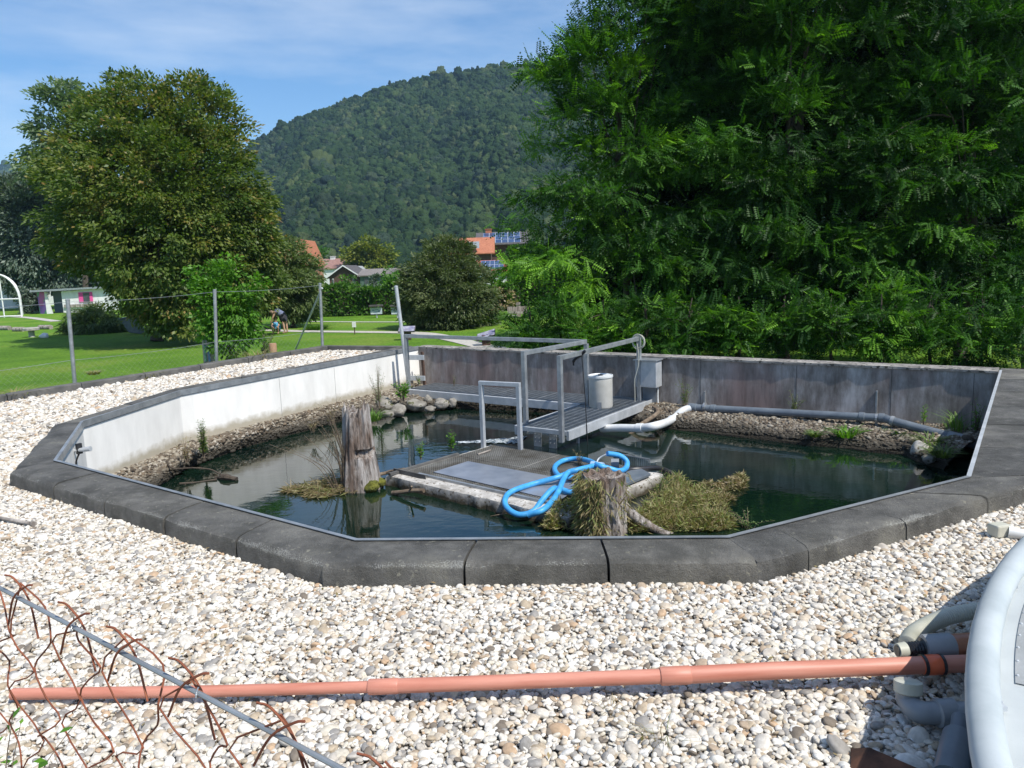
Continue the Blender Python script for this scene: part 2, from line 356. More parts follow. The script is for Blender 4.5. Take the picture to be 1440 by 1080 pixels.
def foliage(name, parent, blobs, mat, per_area, leaves, cr, T, rng, flat=.5, droop=.0, inner=.55, szv=.35, upb=.8, tintsh=0.0, zmin=-9, dj=.35):
    CC = clumps(blobs, per_area, rng, inner)
    n = len(CC); rr = cr*(.6+.8*rng.random(n))
    ctr = np.mean(np.array([b[:3] for b in blobs]), 0)
    out = unit(CC-ctr+rng.normal(size=(n, 3))*.3)
    off = rng.normal(size=(n, leaves, 3)); off = unit(off)*(rng.random((n, leaves, 1))**.45)
    off[..., 2] *= flat
    r2 = np.linalg.norm(off[..., :2], axis=-1)
    off[..., 2] -= droop*r2**2
    P = (CC[:, None]+off*rr[:, None, None]).reshape(-1, 3)
    D = (off+out[:, None]*.7+rng.normal(size=off.shape)*dj); D[..., 2] -= (.35+droop*.5 if dj < .5 else .12); D = D.reshape(-1, 3)
    Nn = rng.normal(size=P.shape)*.55+np.array([0, 0, upb])
    S = 1+szv*(rng.random(len(P))*2-1)
    tn = np.repeat(rng.random(n)**1.3*.62, leaves)+rng.random(len(P))*.2+.18*(r2.reshape(-1) > .8)+tintsh
    keep = P[:, 2] > zmin
    P, D, Nn, S, tn = P[keep], D[keep], Nn[keep], S[keep], tn[keep]
    co, fs = leafset(P, D, Nn, S, T)
    return npmesh(name, co, None, fs, mat, parent, np.repeat(tn, T.shape[0]*4)), CC
def limbs(name, parent, base_, top, r, targets, mat, rng, lean=None, nt=14):
    m = MB(); b, t = V(base_), V(top)
    h = (t-b).length
    pts = [b+(t-b)*k+V((rng.normal()*.02*h*(0 < k < 1), rng.normal()*.02*h*(0 < k < 1), 0)) for k in (0, .08, .3, .55, .8, 1)]
    m.tube(pts, [r*1.35, r*1.05, r*.9, r*.72, r*.5, r*.3], 10)
    idx = rng.choice(len(targets), min(nt, len(targets)), replace=False)
    for i in idx:
        q = V(targets[i]); k = .25+.6*rng.random(); s = b+(t-b)*k
        mid = (s+q)/2+V((0, 0, .08*(q-s).length))
        m.tube(spline([s, mid, q], 4), [r*.26, r*.24, r*.22, r*.2, r*.17, r*.14, r*.11, r*.08, r*.05], 6)
    return m.build(name, mat, parent, smooth=True)
def pxb(y, dat, back=1.0):   # blobs from pixels: (px, py, rpx, dy)
    out = []
    for d in dat:
        px, py, r = d[:3]; dy = d[3] if len(d) > 3 else 0
        ry = r*(y)/F; c = dp(px, py, y+dy); ar = d[4] if len(d) > 4 else 1
        out.append((c.x, c.y, c.z, ry, ry*back, ry*ar))
    return out
def tree(name, label, cat, base_, top, tr, blobs, mat, per_area, leaves, cr, T, seed=1, group=None, nt=14, **k):
    rng = np.random.default_rng(seed)
    t = thing(name, label, cat, base_, group)
    o, CC = foliage('crown', t, blobs, mat, per_area, leaves, cr, T, rng, zmin=base_[2]+.02, **k)
    limbs('trunk', t, base_, top, tr, CC, G['bark'], rng, nt=nt)
    return t
def scatter(name, P, R, S, kinds, mat, label=None):
    # many stones/trees nobody could count: instances on points, one object
    me = bpy.data.meshes.new(name); me.vertices.add(len(P)); me.vertices.foreach_set('co', P.astype(np.float32).ravel())
    for nm, a in (('rot', R), ('scl', S)):
        at_ = me.attributes.new(nm, 'FLOAT_VECTOR', 'POINT'); at_.data.foreach_set('vector', a.astype(np.float32).ravel())
    o = bpy.data.objects.new(name, me); link(o); me.materials.append(mat)
    c = bpy.data.collections.new(name+'_kinds')
    for k_ in kinds: c.objects.link(k_)
    ng = bpy.data.node_groups.new(name, 'GeometryNodeTree')
    ng.interface.new_socket('Geometry', in_out='INPUT', socket_type='NodeSocketGeometry'); ng.interface.new_socket('Geometry', in_out='OUTPUT', socket_type='NodeSocketGeometry')
    gi = ng.nodes.new('NodeGroupInput'); go = ng.nodes.new('NodeGroupOutput')
    ip = ng.nodes.new('GeometryNodeInstanceOnPoints'); ci = ng.nodes.new('GeometryNodeCollectionInfo')
    ci.inputs[0].default_value = c; ci.inputs['Separate Children'].default_value = True; ci.inputs['Reset Children'].default_value = True
    ip.inputs['Pick Instance'].default_value = True
    for nm, key in (('rot', 'Rotation'), ('scl', 'Scale')):
        na = ng.nodes.new('GeometryNodeInputNamedAttribute'); na.data_type = 'FLOAT_VECTOR'; na.inputs[0].default_value = nm
        if key == 'Rotation':
            er = ng.nodes.new('FunctionNodeEulerToRotation'); ng.links.new(na.outputs[0], er.inputs[0]); ng.links.new(er.outputs[0], ip.inputs[key])
        else: ng.links.new(na.outputs[0], ip.inputs[key])
    ng.links.new(gi.outputs[0], ip.inputs['Points']); ng.links.new(ci.outputs[0], ip.inputs['Instance']); ng.links.new(ip.outputs[0], go.inputs[0])
    md = o.modifiers.new('scatter', 'NODES'); md.node_group = ng
    tag(o, label, None, None, 'stuff'); return o
import bmesh
def stone_kinds(n, mat, sub=2, amp=.28, seed=3):
    out = []
    for i in range(n):
        bm = bmesh.new(); bmesh.ops.create_icosphere(bm, subdivisions=sub, radius=.5)
        r = random.Random(seed+i); dirs = [V((r.gauss(0, 1), r.gauss(0, 1), r.gauss(0, 1))).normalized() for _ in range(5)]; am = [r.uniform(-amp, amp) for _ in dirs]
        for v in bm.verts:
            k = 1+sum(a*max(0, v.co.normalized().dot(d))**2 for a, d in zip(am, dirs)); v.co *= k
        me = bpy.data.meshes.new('pebble_kind'); bm.to_mesh(me); bm.free(); me.materials.append(mat); me.shade_smooth()
        out.append(bpy.data.objects.new('pebble_kind', me))
    return out
def rock_mesh(rx, ry, rz, seed, sub=3):
    from mathutils import noise as mn
    bm = bmesh.new(); bmesh.ops.create_icosphere(bm, subdivisions=sub, radius=1)
    for v in bm.verts:
        n = mn.noise(v.co*1.3+V((seed*7.3, 0, 0)))*.35+mn.noise(v.co*3.5+V((seed, 3, 0)))*.1
        v.co = V((v.co.x*rx, v.co.y*ry, v.co.z*rz))*(1+n)
    me = bpy.data.meshes.new('rock'); bm.to_mesh(me); bm.free(); me.shade_smooth(); return me

# ------------------------------------------------------------------ light and sky
SUN_EL = math.radians(54); S_H = V((.743, -.669, 0)).normalized()
sd = V((S_H.x*math.cos(SUN_EL), S_H.y*math.cos(SUN_EL), math.sin(SUN_EL)))
sun = bpy.data.lights.new('sun', 'SUN'); sun.energy = 5.0; sun.angle = math.radians(.5); sun.color = (1, .955, .88)
so = bpy.data.objects.new('sun', sun); link(so); so.rotation_euler = sd.to_track_quat('Z', 'Y').to_euler()
w = bpy.data.worlds.new('World'); sc.world = w; w.use_nodes = True; nt = w.node_tree
bg = nt.nodes['Background']; sky = nt.nodes.new('ShaderNodeTexSky'); sky.sky_type = 'NISHITA'; sky.sun_disc = False
sky.sun_elevation = SUN_EL; sky.sun_rotation = math.atan2(sd.x, sd.y); sky.altitude = 400; sky.air_density = 1.0; sky.dust_density = .6; sky.ozone_density = 3.0
tc = nt.nodes.new('ShaderNodeTexCoord'); mp = nt.nodes.new('ShaderNodeMapping'); mp.inputs['Scale'].default_value = (1.2, 1.2, 5.5); mp.inputs['Rotation'].default_value = (0, .25, .3)
nt.links.new(tc.outputs['Generated'], mp.inputs[0])
nf = noise(nt, mp.outputs[0], 1.7, 7, .55); cr_ = ramp(nt, [(.44, (0, 0, 0)), (.78, (.62, .62, .62))]); nt.links.new(nf, cr_.inputs[0])
hs2 = nt.nodes.new('ShaderNodeHueSaturation'); hs2.inputs['Saturation'].default_value = 1.2; nt.links.new(sky.outputs[0], hs2.inputs['Color'])
nt.links.new(mixc(nt, cr_.outputs[0], hs2.outputs[0], (6.4, 6.9, 7.4)), bg.inputs[0]); bg.inputs[1].default_value = .14
sc.view_settings.view_transform = 'Standard'; sc.view_settings.look = 'None'; sc.view_settings.gamma = 1; sc.view_settings.exposure = 0.22
sc.cycles.max_bounces = 7; sc.cycles.diffuse_bounces = 3; sc.cycles.transmission_bounces = 3; sc.cycles.transparent_max_bounces = 6

# ------------------------------------------------------------------ key plan points
I = [at(500, 760, CZ), at(1024, 756, CZ), at(1363, 671, CZ), at(1408, 521, CZ), at(588, 487, CZ), at(480, 507, CZ), at(252, 550, CZ), at(115, 593, CZ), at(77, 648, CZ)]
# I0 front left, I1 front right, I2 right near, I3 back right, I4 back left, I5, I6, I7 left far bend, I8 left near
wd = (I[3]-I[4]).normalized(); wn = V((wd.y, -wd.x, 0))      # along the back wall, and towards the pond
if wn.y > 0: wn = -wn
def offs(poly, d, closed=False):
    out = []; n = len(poly)
    for i, p in enumerate(poly):
        es = []
        if i > 0 or closed: es.append((p-poly[i-1]).normalized())
        if i < n-1 or closed: es.append((poly[(i+1) % n]-p).normalized())
        ns = [V((e.y, -e.x, 0)) for e in es]
        if len(ns) == 1: out.append(p+ns[0]*d)
        else:
            b = (ns[0]+ns[1]).normalized(); out.append(p+b*(d/max(.3, b.dot(ns[0]))))
    return out
# outer kerb line of the raised gravel terrace
K1 = at(461, 486, GZ+.10); K0v = at(0, 556, GZ+.10); kd = (K1-K0v).normalized()
K0 = K0v-kd*9; K2 = at(575, 489, GZ+.10)+V((0, .25, 0))
kn = V((-kd.y, kd.x, 0))
if kn.x > 0: kn = -kn
def sm(t): t = max(0, min(1, t)); return t*t*(3-2*t)
bwo = I[4]-wn*.28     # outer face of the back wall
def lawnz(x, y):
    p = V((x, y, 0)); d1 = (p-K1).dot(kn); d2 = (p-bwo).dot(-wn)
    d = max(d1, d2); return -.02-1.28*sm((d-.1)/11.0)
def gl(px, py):       # pixel -> lawn
    z = LZ
    for _ in range(30):
        p = at(px, py, z); z = z*.5+lawnz(p.x, p.y)*.5
    return V((p.x, p.y, lawnz(p.x, p.y)))

# ------------------------------------------------------------------ ground
xs = [-400, -200, -120, -80, -60]+list(np.linspace(-45, -12, 23))+list(np.arange(-11.5, 11.6, .5))+list(np.linspace(12.5, 45, 23))+[60, 80, 120, 200, 400]
ys = [-60, -20, -8, -4]+list(np.arange(-2, 20.1, .5))+list(np.linspace(21, 70, 40))+[80, 95, 120, 160, 230, 330, 500]
def in_poly(x, y, P):
    c = False; n = len(P)
    for i in range(n):
        a, b = P[i], P[(i+1) % n]
        if (a.y > y) != (b.y > y) and x < (b.x-a.x)*(y-a.y)/(b.y-a.y)+a.x: c = not c
    return c
hole = offs(I, .06, True)
vs = []; ins = []
for y in ys:
    for x in xs:
        d = max((V((x, y, 0))-K1).dot(kn), (V((x, y, 0))-bwo).dot(-wn))
        vs.append((x, y, lawnz(x, y) if d > 0 else -.1)); ins.append(in_poly(x, y, hole))
nx = len(xs); fs = []
for j in range(len(ys)-1):
    for i in range(nx-1):
        q = (j*nx+i, j*nx+i+1, (j+1)*nx+i+1, (j+1)*nx+i)
        cx_, cy_ = (xs[i]+xs[i+1])/2, (ys[j]+ys[j+1])/2
        if any(ins[k] for k in q) or in_poly(cx_, cy_, hole) or any(in_poly(cx_+a, cy_+b, hole) for a in (-.25, 0, .25) for b in (-.25, 0, .25) if xs[i+1]-xs[i] < .6): continue
        fs.append(q)
lw_ = MB().add(vs, fs)
a_, b_ = I[4]-wn*.2-wd*.6, I[3]-wn*.2+wd*.6
lw_.add([(p.x, p.y, z) for p, z in ((a_, -.05), (b_, -.05), (b_-wn*1.1, -.045), (a_-wn*1.1, -.045))], [(0, 1, 2, 3)])
lawn = lw_.build('lawn', G['lawn'], smooth=True); tag(lawn, None, None, None, 'structure')
# terrace body of gravel with the pond cut out: quads from the pond loop outwards
c0 = sum(I, V())/len(I)
g = MB(); n = 9
mp_ = {0: V((-1.5, -6, 0)), 1: V((2.5, -6, 0)), 2: V((12, -6, 0)), 3: I[3]+wd*6, 4: K2, 5: K1, 6: K0v, 7: K0, 8: V((-12, -6, 0))}
vs = []
for i in range(9):
    b = (I[i]-c0).normalized()*.12 if i not in (3, 4) else V((0, 0, 0))
    p = I[i]+b; q = mp_[i]; vs += [(p.x, p.y, GZ-.015), (q.x, q.y, GZ-.015)]
fs = [(2*i, 2*i+1, 2*((i+1) % 9)+1, 2*((i+1) % 9)) for i in range(9) if i != 3]
fs = [f for f in fs]
gr = g.add(vs, fs).build('gravel', G['gravel']); tag(gr, None, None, None, 'structure')
# kerb
kb = MB()
kpts = [K0, K1, K2]
kout = [p+kn*.13 for p in (K0,)]+[K1+kn*.13+V((0, .1, 0)), K2+V((.02, .13, 0))]
for a, b, c, d in ((K0, K1, kout[1], kout[0]), (K1, K2, kout[2], kout[1])):
    L_ = (b-a).length; nseg = max(1, int(L_/1.0))
    for k in range(nseg):
        t0, t1 = k/nseg+.003/L_, (k+1)/nseg-.003/L_
        P = [a.lerp(b, t0), a.lerp(b, t1), d.lerp(c, t1), d.lerp(c, t0)]
        kb.prism(P, -.35, GZ+.10+random.uniform(-.006, .006))
kbo = kb.build('kerb', G['kerb'], bevel=.012); tag(kbo, None, None, None, 'structure')
# back face of the terrace: pond body bottom + water
bed = MB().prism([p for p in offs(I, .05, True)], -1.9, -1.75).build('pond_bed', G['bed']); tag(bed, None, None, None, 'structure')
wg = MB(); wp = offs(I, .02, True)
wat = wg.add([(p.x, p.y, WZ) for p in wp], [tuple(range(9))]).build('pond_water', G['water']); tag(wat, None, None, None, 'structure')

# ------------------------------------------------------------------ walls and coping
def wall_run(parent, pts, mat, ztop, zbot=-1.8, th=.22, joints=()):
    o = offs(pts, th); m = MB()
    for i in range(len(pts)-1):
        m.prism([pts[i], pts[i+1], o[i+1], o[i]], zbot, ztop)
    return m.build('wall', mat, parent)
def area2(P): return sum(P[i].x*P[(i+1) % len(P)].y-P[(i+1) % len(P)].x*P[i].y for i in range(len(P)))
# I runs counter-clockwise so offs(+) is outwards
assert area2(I) > 0
def coping_run(parent, pin, pout, seg=.95, zt=CZ, zb=GZ-.06, mat=None, lip=True):
    # slabs with a rounded outer edge, a real gap between them
    for i in range(len(pin)-1):
        a, b, c, d = pin[i], pin[i+1], pout[i+1], pout[i]
        n = max(1, round((b-a).length/seg))
        for k in range(n):
            g0 = .0065/((b-a).length); t0 = k/n+(g0 if k else 0); t1 = (k+1)/n-(g0 if k < n-1 else 0)
            m = MB(); rows = []
            jz = random.uniform(-.004, .004); nn = 8
            for q in range(nn+1):
                t = t0+(t1-t0)*q/nn
                pi, po = a.lerp(b, t), d.lerp(c, t); wv = po-pi; W_ = wv.length; e = wv.normalized()
                w1 = random.gauss(0, .0035); w2 = random.gauss(0, .004)
                prof = [(-.012, zt-.06), (-.012, zt-.004), (W_*.5, zt+jz+w2*.4), (W_-.10, zt+jz), (W_-.035+w1, zt-.004+jz), (W_-.008+w1, zt-.02+w2), (W_+w1, zt-.05), (W_+.004+w1, zb), (W_*.5, zb)]
                rows += [pi+e*s+V((0, 0, zz-pi.z)) for s, zz in prof]
            M_ = 9; fs = [(r*M_+j, (r+1)*M_+j, (r+1)*M_+(j+1) % M_, r*M_+(j+1) % M_) for r in range(nn) for j in range(M_)]
            fs += [tuple(range(M_)), tuple(reversed(range(nn*M_, (nn+1)*M_)))]
            o_ = m.add(rows, fs).build('coping_slab', mat or G['coping'], parent, smooth=True)
            at2 = o_.data.attributes.new('edge', 'FLOAT', 'POINT'); at2.data.foreach_set('value', [(0, 0, 0, .0, .8, 1, .35, 0, 0)[j % 9] for j in range(len(rows))])
def flash_run(parent, pts, z0=CZ-.06, z1=CZ+.004, name='flashing', mat=None, th=.012):
    ii = offs(pts, -.016); m = MB(); jj = offs(pts, .010)
    for i in range(len(pts)-1):
        m.prism([ii[i], ii[i+1], offs(pts, -.004)[i+1], offs(pts, -.004)[i]], z0, z1)
        m.prism([ii[i], ii[i+1], jj[i+1], jj[i]], z1+.0005, z1+.004)
    return m.build(name, mat or G['galv'], parent)
# pale left wall  (I4 .. I8 -> in order)
left = [I[4]+V((-.0, 0, 0)), I[5], I[6], I[7], I[8]]
t = thing('pond_wall', 'pale concrete pond wall on the left with grey metal strip along its top', 'wall', (left[2].x, left[2].y, -.7))
wall_run(t, left, G['white_wall'], CZ-.06)
Lo = [at(566, 488, CZ)+V((-.1, .1, 0)), at(480, 503, CZ), at(247, 545, CZ), at(75, 596, CZ), at(13, 663, CZ)]
coping_run(t, left, Lo, 1.1); flash_run(t, left)
jm = MB()
for px, y0, y1 in ((393, 530, 605), (470, 512, 580)):
    a, b = I[6], I[5]; nn = V(((b-a).y, -(b-a).x, 0)).normalized()
    P = pl(px, y0+10, a, nn); e = (b-a).normalized()
    if nn.dot(V((1, 0, 0))) < 0: nn = -nn
    jm.box(V((P.x, P.y, -.25))+nn*.001, e*.002, nn*.001, V((0, 0, .4)))
jm.build_each('wall_joint', G['kerb'], t)
# near coping: I8 I0 I1 I2 I3
near = [I[8], I[0], I[1], I[2]]
t = thing('pond_wall', 'near rim of the pond, dark weathered coping slabs bordering the pebbles', 'wall', (0, I[0].y-.2, -.7))
wall_run(t, near, G['kerb'], CZ-.06)
No = [Lo[4], at(453, 793, CZ), at(1065, 787, CZ), at(1138, 769, CZ)]
coping_run(t, [I[8], I[0], I[1]], No[:3], .70)
# right oblique: outer line runs 1138,769 -> beyond the frame
Ro = at(1440, 682, CZ); rdir = (Ro-No[3]).normalized()
rcorner = No[3]+rdir*3.4
i1b = I[1].lerp(I[2], .16)
coping_run(t, [I[1], i1b, I[2]], [No[2], No[3], rcorner-rdir*1.15], .62)
flash_run(t, near, CZ-.05, CZ+.003)
t = thing('pond_wall', 'right arm of the pond rim, broad dark coping running back to the stained wall', 'wall', (I[2].x+.3, I[2].y+.5, -.7))
rw = [I[2], I[3]]
wall_run(t, rw, G['kerb'], CZ-.06)
ro3 = I[3]+wd*1.35-wn*.24
coping_run(t, [I[2], I[3]-wn*.24], [rcorner-rdir*1.15+V((.005, .005, 0)), ro3], .9)
flash_run(t, rw, CZ-.05, CZ+.003, mat=G['galv_pale'])
# back wall
t = thing('pond_wall', 'tall stained grey concrete wall along the back of the pond', 'wall', (I[4].x, I[4].y, -.7))
bw = [I[3]-wn*.0, I[4]]
b0, b1 = I[4], I[3]
MB().prism([b0, b1, b1-wn*.24, b0-wn*.24], -1.8, CZ-.035).build('wall', G['stained'], t)
cm = MB(); cc = [b0+wn*.02+wd*.0, b1+wn*.02-wd*.03, b1-wn*.26-wd*.03, b0-wn*.26]
nseg = 60; rows = []
for k in range(nseg+1):
    t_ = k/nseg; a = cc[0].lerp(cc[1], t_); b = cc[3].lerp(cc[2], t_); j = random.gauss(0, .004)
    for p, z in ((a+wn*j, CZ-.034), (a+wn*j, CZ-.005+random.gauss(0, .002)), (a.lerp(b, .5), CZ+.006), (b, CZ), (b, CZ-.034)): rows.append((p.x, p.y, z))
cm.add(rows, [(r*5+j, (r+1)*5+j, (r+1)*5+(j+1) % 5, r*5+(j+1) % 5) for r in range(nseg) for j in range(5)]+[(4, 3, 2, 1, 0), tuple(range(nseg*5, nseg*5+5))])
cm.build('wall_cap', rough_mat('wall cap concrete', (.14, .13, .12), (.34, .32, .29), 6, .95, 0, .6, .01, speck=((.06, .06, .05), .58, 20)), t)
jm = MB()
for px in (1120, 1254, 1370, 985):
    P = pl(px, 530, I[4], wn); jm.box(V((P.x, P.y, -.25))+wn*.001, wd*.0025, wn*.0015, V((0, 0, .44)))
jm.build_each('wall_joint', rough_mat('dark joint', (.03, .03, .03), (.06, .06, .055), 5), t)

# ------------------------------------------------------------------ pebbles
TWO = 2*math.pi
def rnd_stones(P, sc_, flat=.62, seed=1):
    r = np.random.default_rng(seed); n = len(P)
    R = np.stack([r.normal(0, .35, n), r.normal(0, .35, n), r.random(n)*TWO], 1)
    s = sc_*np.exp(r.normal(0, .34, n)); S = np.stack([s*(1.0+.5*r.random(n)), s, s*flat*(.8+.5*r.random(n))], 1)
    return R, S
def frustum_ok(P, m_=.08):
    d = P-np.array([0, 0, CAMZ]); k = d@np.array(fw); u = d@np.array(cx)/k*F/720; v = d@np.array(cu)/k*F/540
    return (k > .2) & (abs(u) < 1+m_) & (abs(v) < 1+m_)
def polymask(P, poly):
    c = np.zeros(len(P), bool); n = len(poly)
    for i in range(n):
        a, b = poly[i], poly[(i+1) % n]
        cond = (a[1] > P[:, 1]) != (b[1] > P[:, 1])
        xx = (b[0]-a[0])*(P[:, 1]-a[1])/((b[1]-a[1]) or 1e-9)+a[0]
        c ^= cond & (P[:, 0] < xx)
    return c
def grid(x0_, x1_, y0_, y1_, s, seed):
    r = np.random.default_rng(seed); gx, gy = np.meshgrid(np.arange(x0_, x1_, s), np.arange(y0_, y1_, s))
    P = np.stack([gx.ravel(), gy.ravel(), np.zeros(gx.size)], 1); P[:, :2] += r.normal(0, s*.42, (len(P), 2)); return P
kinds = stone_kinds(7, G['pebble'])
outer = [tuple(p)[:2] for p in Lo[1:]]+[tuple(No[1])[:2], tuple(No[2])[:2], tuple(No[3])[:2], tuple(rcorner-rdir*1.15)[:2], tuple(ro3)[:2], (I[3]-wn*.3)[:2], (I[4])[:2]]
ter = [(-14, -3), tuple(K0)[:2], tuple(K1)[:2], tuple(K2)[:2], tuple(I[4])[:2], tuple(I[3]+wd*5)[:2], (12, -3)]
allP = []
for sp_, yr, zz, sd_ in ((.018, (1.9, 6.6), 0, 1), (.023, (1.9, 6.6), .009, 2), (.036, (6.2, 17), 0, 3), (.05, (6.2, 17), .012, 4)):
    P = grid(-9, 6.5, yr[0], yr[1], sp_, sd_); P[:, 2] = GZ-.006+zz
    k = frustum_ok(P) & ~polymask(P, outer) & polymask(P, ter); P = P[k]
    R, S = rnd_stones(P, .0195 if yr[0] < 3 else .034, seed=sd_+10); allP.append((P, R, S))
P, R, S = (np.concatenate([a[i] for a in allP]) for i in range(3))
print('pebbles', len(P))
scatter('pebbles', P, R, S, kinds, G['pebble'])

# ------------------------------------------------------------------ banks of the pond
def bank(name, wall_pts, edge_px, zback, zedge=-.64, seed=0):
    # wall_pts: points on the wall foot; edge points on the water line, same count
    rng = random.Random(seed); E_ = [at(px, py, WZ) for px, py in edge_px]
    n = 40; rows = []; prof = [(0, 0), (.25, .05), (.5, .2), (.75, .5), (.92, .85), (1.0, 1.25), (1.02, 3.0), (1.06, 9.0)]
    top = []
    def samp(P, t):
        k = t*(len(P)-1); i = min(int(k), len(P)-2); return P[i].lerp(P[i+1], k-i)
    for q in range(n+1):
        t = q/n; a, b = samp(wall_pts, t), samp(E_, t); wob = rng.gauss(0, .025)
        for s, dzz in prof:
            p = a.lerp(b, s+wob*s*.9); z = zback+(zedge-zback)*min(dzz, 1)-max(0, dzz-1)*.12+(rng.gauss(0, .012) if 0 < s else 0)
            rows.append((p.x, p.y, z))
            if s < 1.01: top.append((p.x, p.y, z))
    m_ = len(prof)
    o = MB().add(rows, [(r*m_+j, (r+1)*m_+j, (r+1)*m_+j+1, r*m_+j+1) for r in range(n) for j in range(m_-1)]).build(name, G['shore'], smooth=True)
    tag(o, None, None, None, 'structure'); return np.array(top).reshape(n+1, -1, 3)
BL = bank('bank', [I[7].lerp(I[6], .05), I[6], I[6].lerp(I[5], .5), I[5], I[5].lerp(I[4], .7), I[4]+wd*.02], [(160, 700), (215, 690), (262, 659), (345, 629), (480, 592), (545, 581)], -.44, -.63, 1)
I4b = I[4]
BB = bank('bank', [I4b, I4b.lerp(I[3], .2), I4b.lerp(I[3], .45), I4b.lerp(I[3], .6), I4b.lerp(I[3], .75), I4b.lerp(I[3], .9), I[3]], [(535, 583), (629, 573), (800, 582), (960, 606), (1132, 626), (1270, 640), (1325, 662)], -.47, -.64, 2)
rs = np.random.default_rng(5); P = []
for B_ in (BL, BB):
    n_ = 11000; a = rs.random(n_)*(B_.shape[0]-1.001); b = (rs.random(n_)**.8)*(B_.shape[1]-(1.001 if B_ is BL else 1.6))
    i, j = a.astype(int), b.astype(int); u, v = (a-i)[:, None], (b-j)[:, None]
    P.append((B_[i, j]*(1-u)+B_[i+1, j]*u)*(1-v)+(B_[i, j+1]*(1-u)+B_[i+1, j+1]*u)*v)
P = np.concatenate(P); R, S = rnd_stones(P, .03, seed=77)
scatter('bank_stones', P, R, S, stone_kinds(5, G['shorestone'], seed=40), G['shorestone'])
# boulders at the far left corner
bdat = [(540, 570, 26, 22, 'grey boulder at the far corner of the pond, first from the white wall'),
        (560, 577, 24, 18, 'rounded boulder on the waterline below the ladder'),
        (585, 570, 30, 16, 'widest flat boulder in the row under the walkway end'),
        (603, 564, 13, 15, 'upright egg-shaped boulder in the row under the walkway end'),
        (590, 558, 16, 9, 'small pale boulder lying on top of the row'),
        (620, 568, 20, 15, 'pale slanted boulder at the right end of the row'),
        (636, 567, 14, 14, 'darker mossy boulder right beside the pale slanted one'),
        (545, 582, 20, 10, 'low wet boulder at the water edge of the far corner'),
        (605, 575, 16, 8, 'flat brown stone lying at the waterline')]
for i, (px, py, w_, h_, lb) in enumerate(bdat):
    c = at(px, py, -.58); k = c.y/F*.86
    me = rock_mesh(w_*.62*k, w_*.5*k, h_*.62*k, i+1); me.materials.append(G['rock'])
    o = bpy.data.objects.new('boulder', me); link(o); o.location = c; o.rotation_euler = (0, 0, i*1.3); tag(o, lb, 'boulder', 'boulders in the pond corner')
for i, (px, py, w_, h_, lb) in enumerate([(1293, 633, 26, 26, 'whitish jagged stone on the right bank below the slate pipe'), (1306, 645, 22, 14, 'yellowish stone at the water edge under the right bank')]):
    c = at(px, py, -.60); k = c.y/F
    me = rock_mesh(w_*.45*k, w_*.4*k, h_*.5*k, i+21); me.materials.append(G['pale_stone'] if i == 0 else G['rock'])
    o = bpy.data.objects.new('boulder', me); link(o); o.location = c; tag(o, lb, 'boulder', 'stones of the right bank')

# ------------------------------------------------------------------ herbs
def herb(name, label, cat, base_, h, nst, spread, leafmat, stemmat=None, ll=.05, lw=.02, perst=26, seed=1, group=None, lean=(0, 0), side=.35, start=.15, srad=.004):
    r = np.random.default_rng(seed); t = thing(name, label, cat, base_, group); b = V(base_)
    sm_ = MB(); C_, D_, N_, S_ = [], [], [], []
    for i in range(nst):
        a = r.random()*TWO; sp2 = spread*r.random()**.6; hh = h*(.55+.45*r.random())
        tip = b+V((math.cos(a)*sp2+lean[0], math.sin(a)*sp2+lean[1], hh)); mid = b+V((math.cos(a)*sp2*.4+lean[0]*.3, math.sin(a)*sp2*.4+lean[1]*.3, hh*.55))
        pts = spline([b+V((math.cos(a)*sp2*.15, math.sin(a)*sp2*.15, -.02)), mid, tip], 5)
        sm_.tube(pts, [srad*(1-.7*k/(len(pts)-1)) for k in range(len(pts))], 4)
        for k in range(perst):
            u = start+(1-start)*r.random(); q = u*(len(pts)-1); j = min(int(q), len(pts)-2); p = pts[j].lerp(pts[j+1], q-j)
            an = r.random()*TWO; d = np.array([math.cos(an), math.sin(an), .35+.3*r.normal()])
            sd_ = side*h*.12*r.random()
            C_.append(np.array(p)+d*sd_); D_.append(d); N_.append(r.normal(size=3)*.4+np.array([0, 0, 1])); S_.append((1.1-.6*u)*(.7+.6*r.random()))
    sm_.build('stem', stemmat or G['twig'], t)
    T = quadleaf(ll, lw); co, fs = leafset(np.array(C_), np.array(D_), np.array(N_), np.array(S_), T)
    npmesh('foliage', co, None, fs, leafmat, t, np.repeat(r.random(len(C_)), 4)); return t
def grass_tuft(name, label, cat, base_, r_, h, n, mat, seed=1, group=None, droop=.5, width=.006):
    r = np.random.default_rng(seed); t = None
    vs, fs, tn = [], [], []
    for i in range(n):
        a = r.random()*TWO; rr = r_*r.random()**.5; b = np.array(base_)+np.array([math.cos(a)*rr*.5, math.sin(a)*rr*.5, -.02])
        a2 = a+r.normal()*.5; hh = h*(.5+.5*r.random()); dirv = np.array([math.cos(a2), math.sin(a2), 0]); sd_ = np.array([-dirv[1], dirv[0], 0])*width*(.6+.6*r.random())
        p1 = b+dirv*rr*.35+np.array([0, 0, hh*.6]); p2 = b+dirv*(rr*.8+hh*droop)+np.array([0, 0, hh*(1-droop*.4)])
        k = len(vs); vs += [b-sd_, b+sd_, p1+sd_*.8, p1-sd_*.8, p2+sd_*.15, p2-sd_*.15]; fs += [(k, k+1, k+2, k+3), (k+3, k+2, k+4, k+5)]; tn += [r.random()]*6
    o = npmesh(name, np.array(vs), None, np.array(fs), mat, None, np.array(tn)); return tag(o, label, cat, group)
def foot(px, py, I_a, I_b, z):    # a point at the foot of a wall seen at a pixel
    e = (I_b-I_a).normalized(); nn = V((e.y, -e.x, 0)); P = pl(px, py, I_a, nn); return V((P.x, P.y, z))
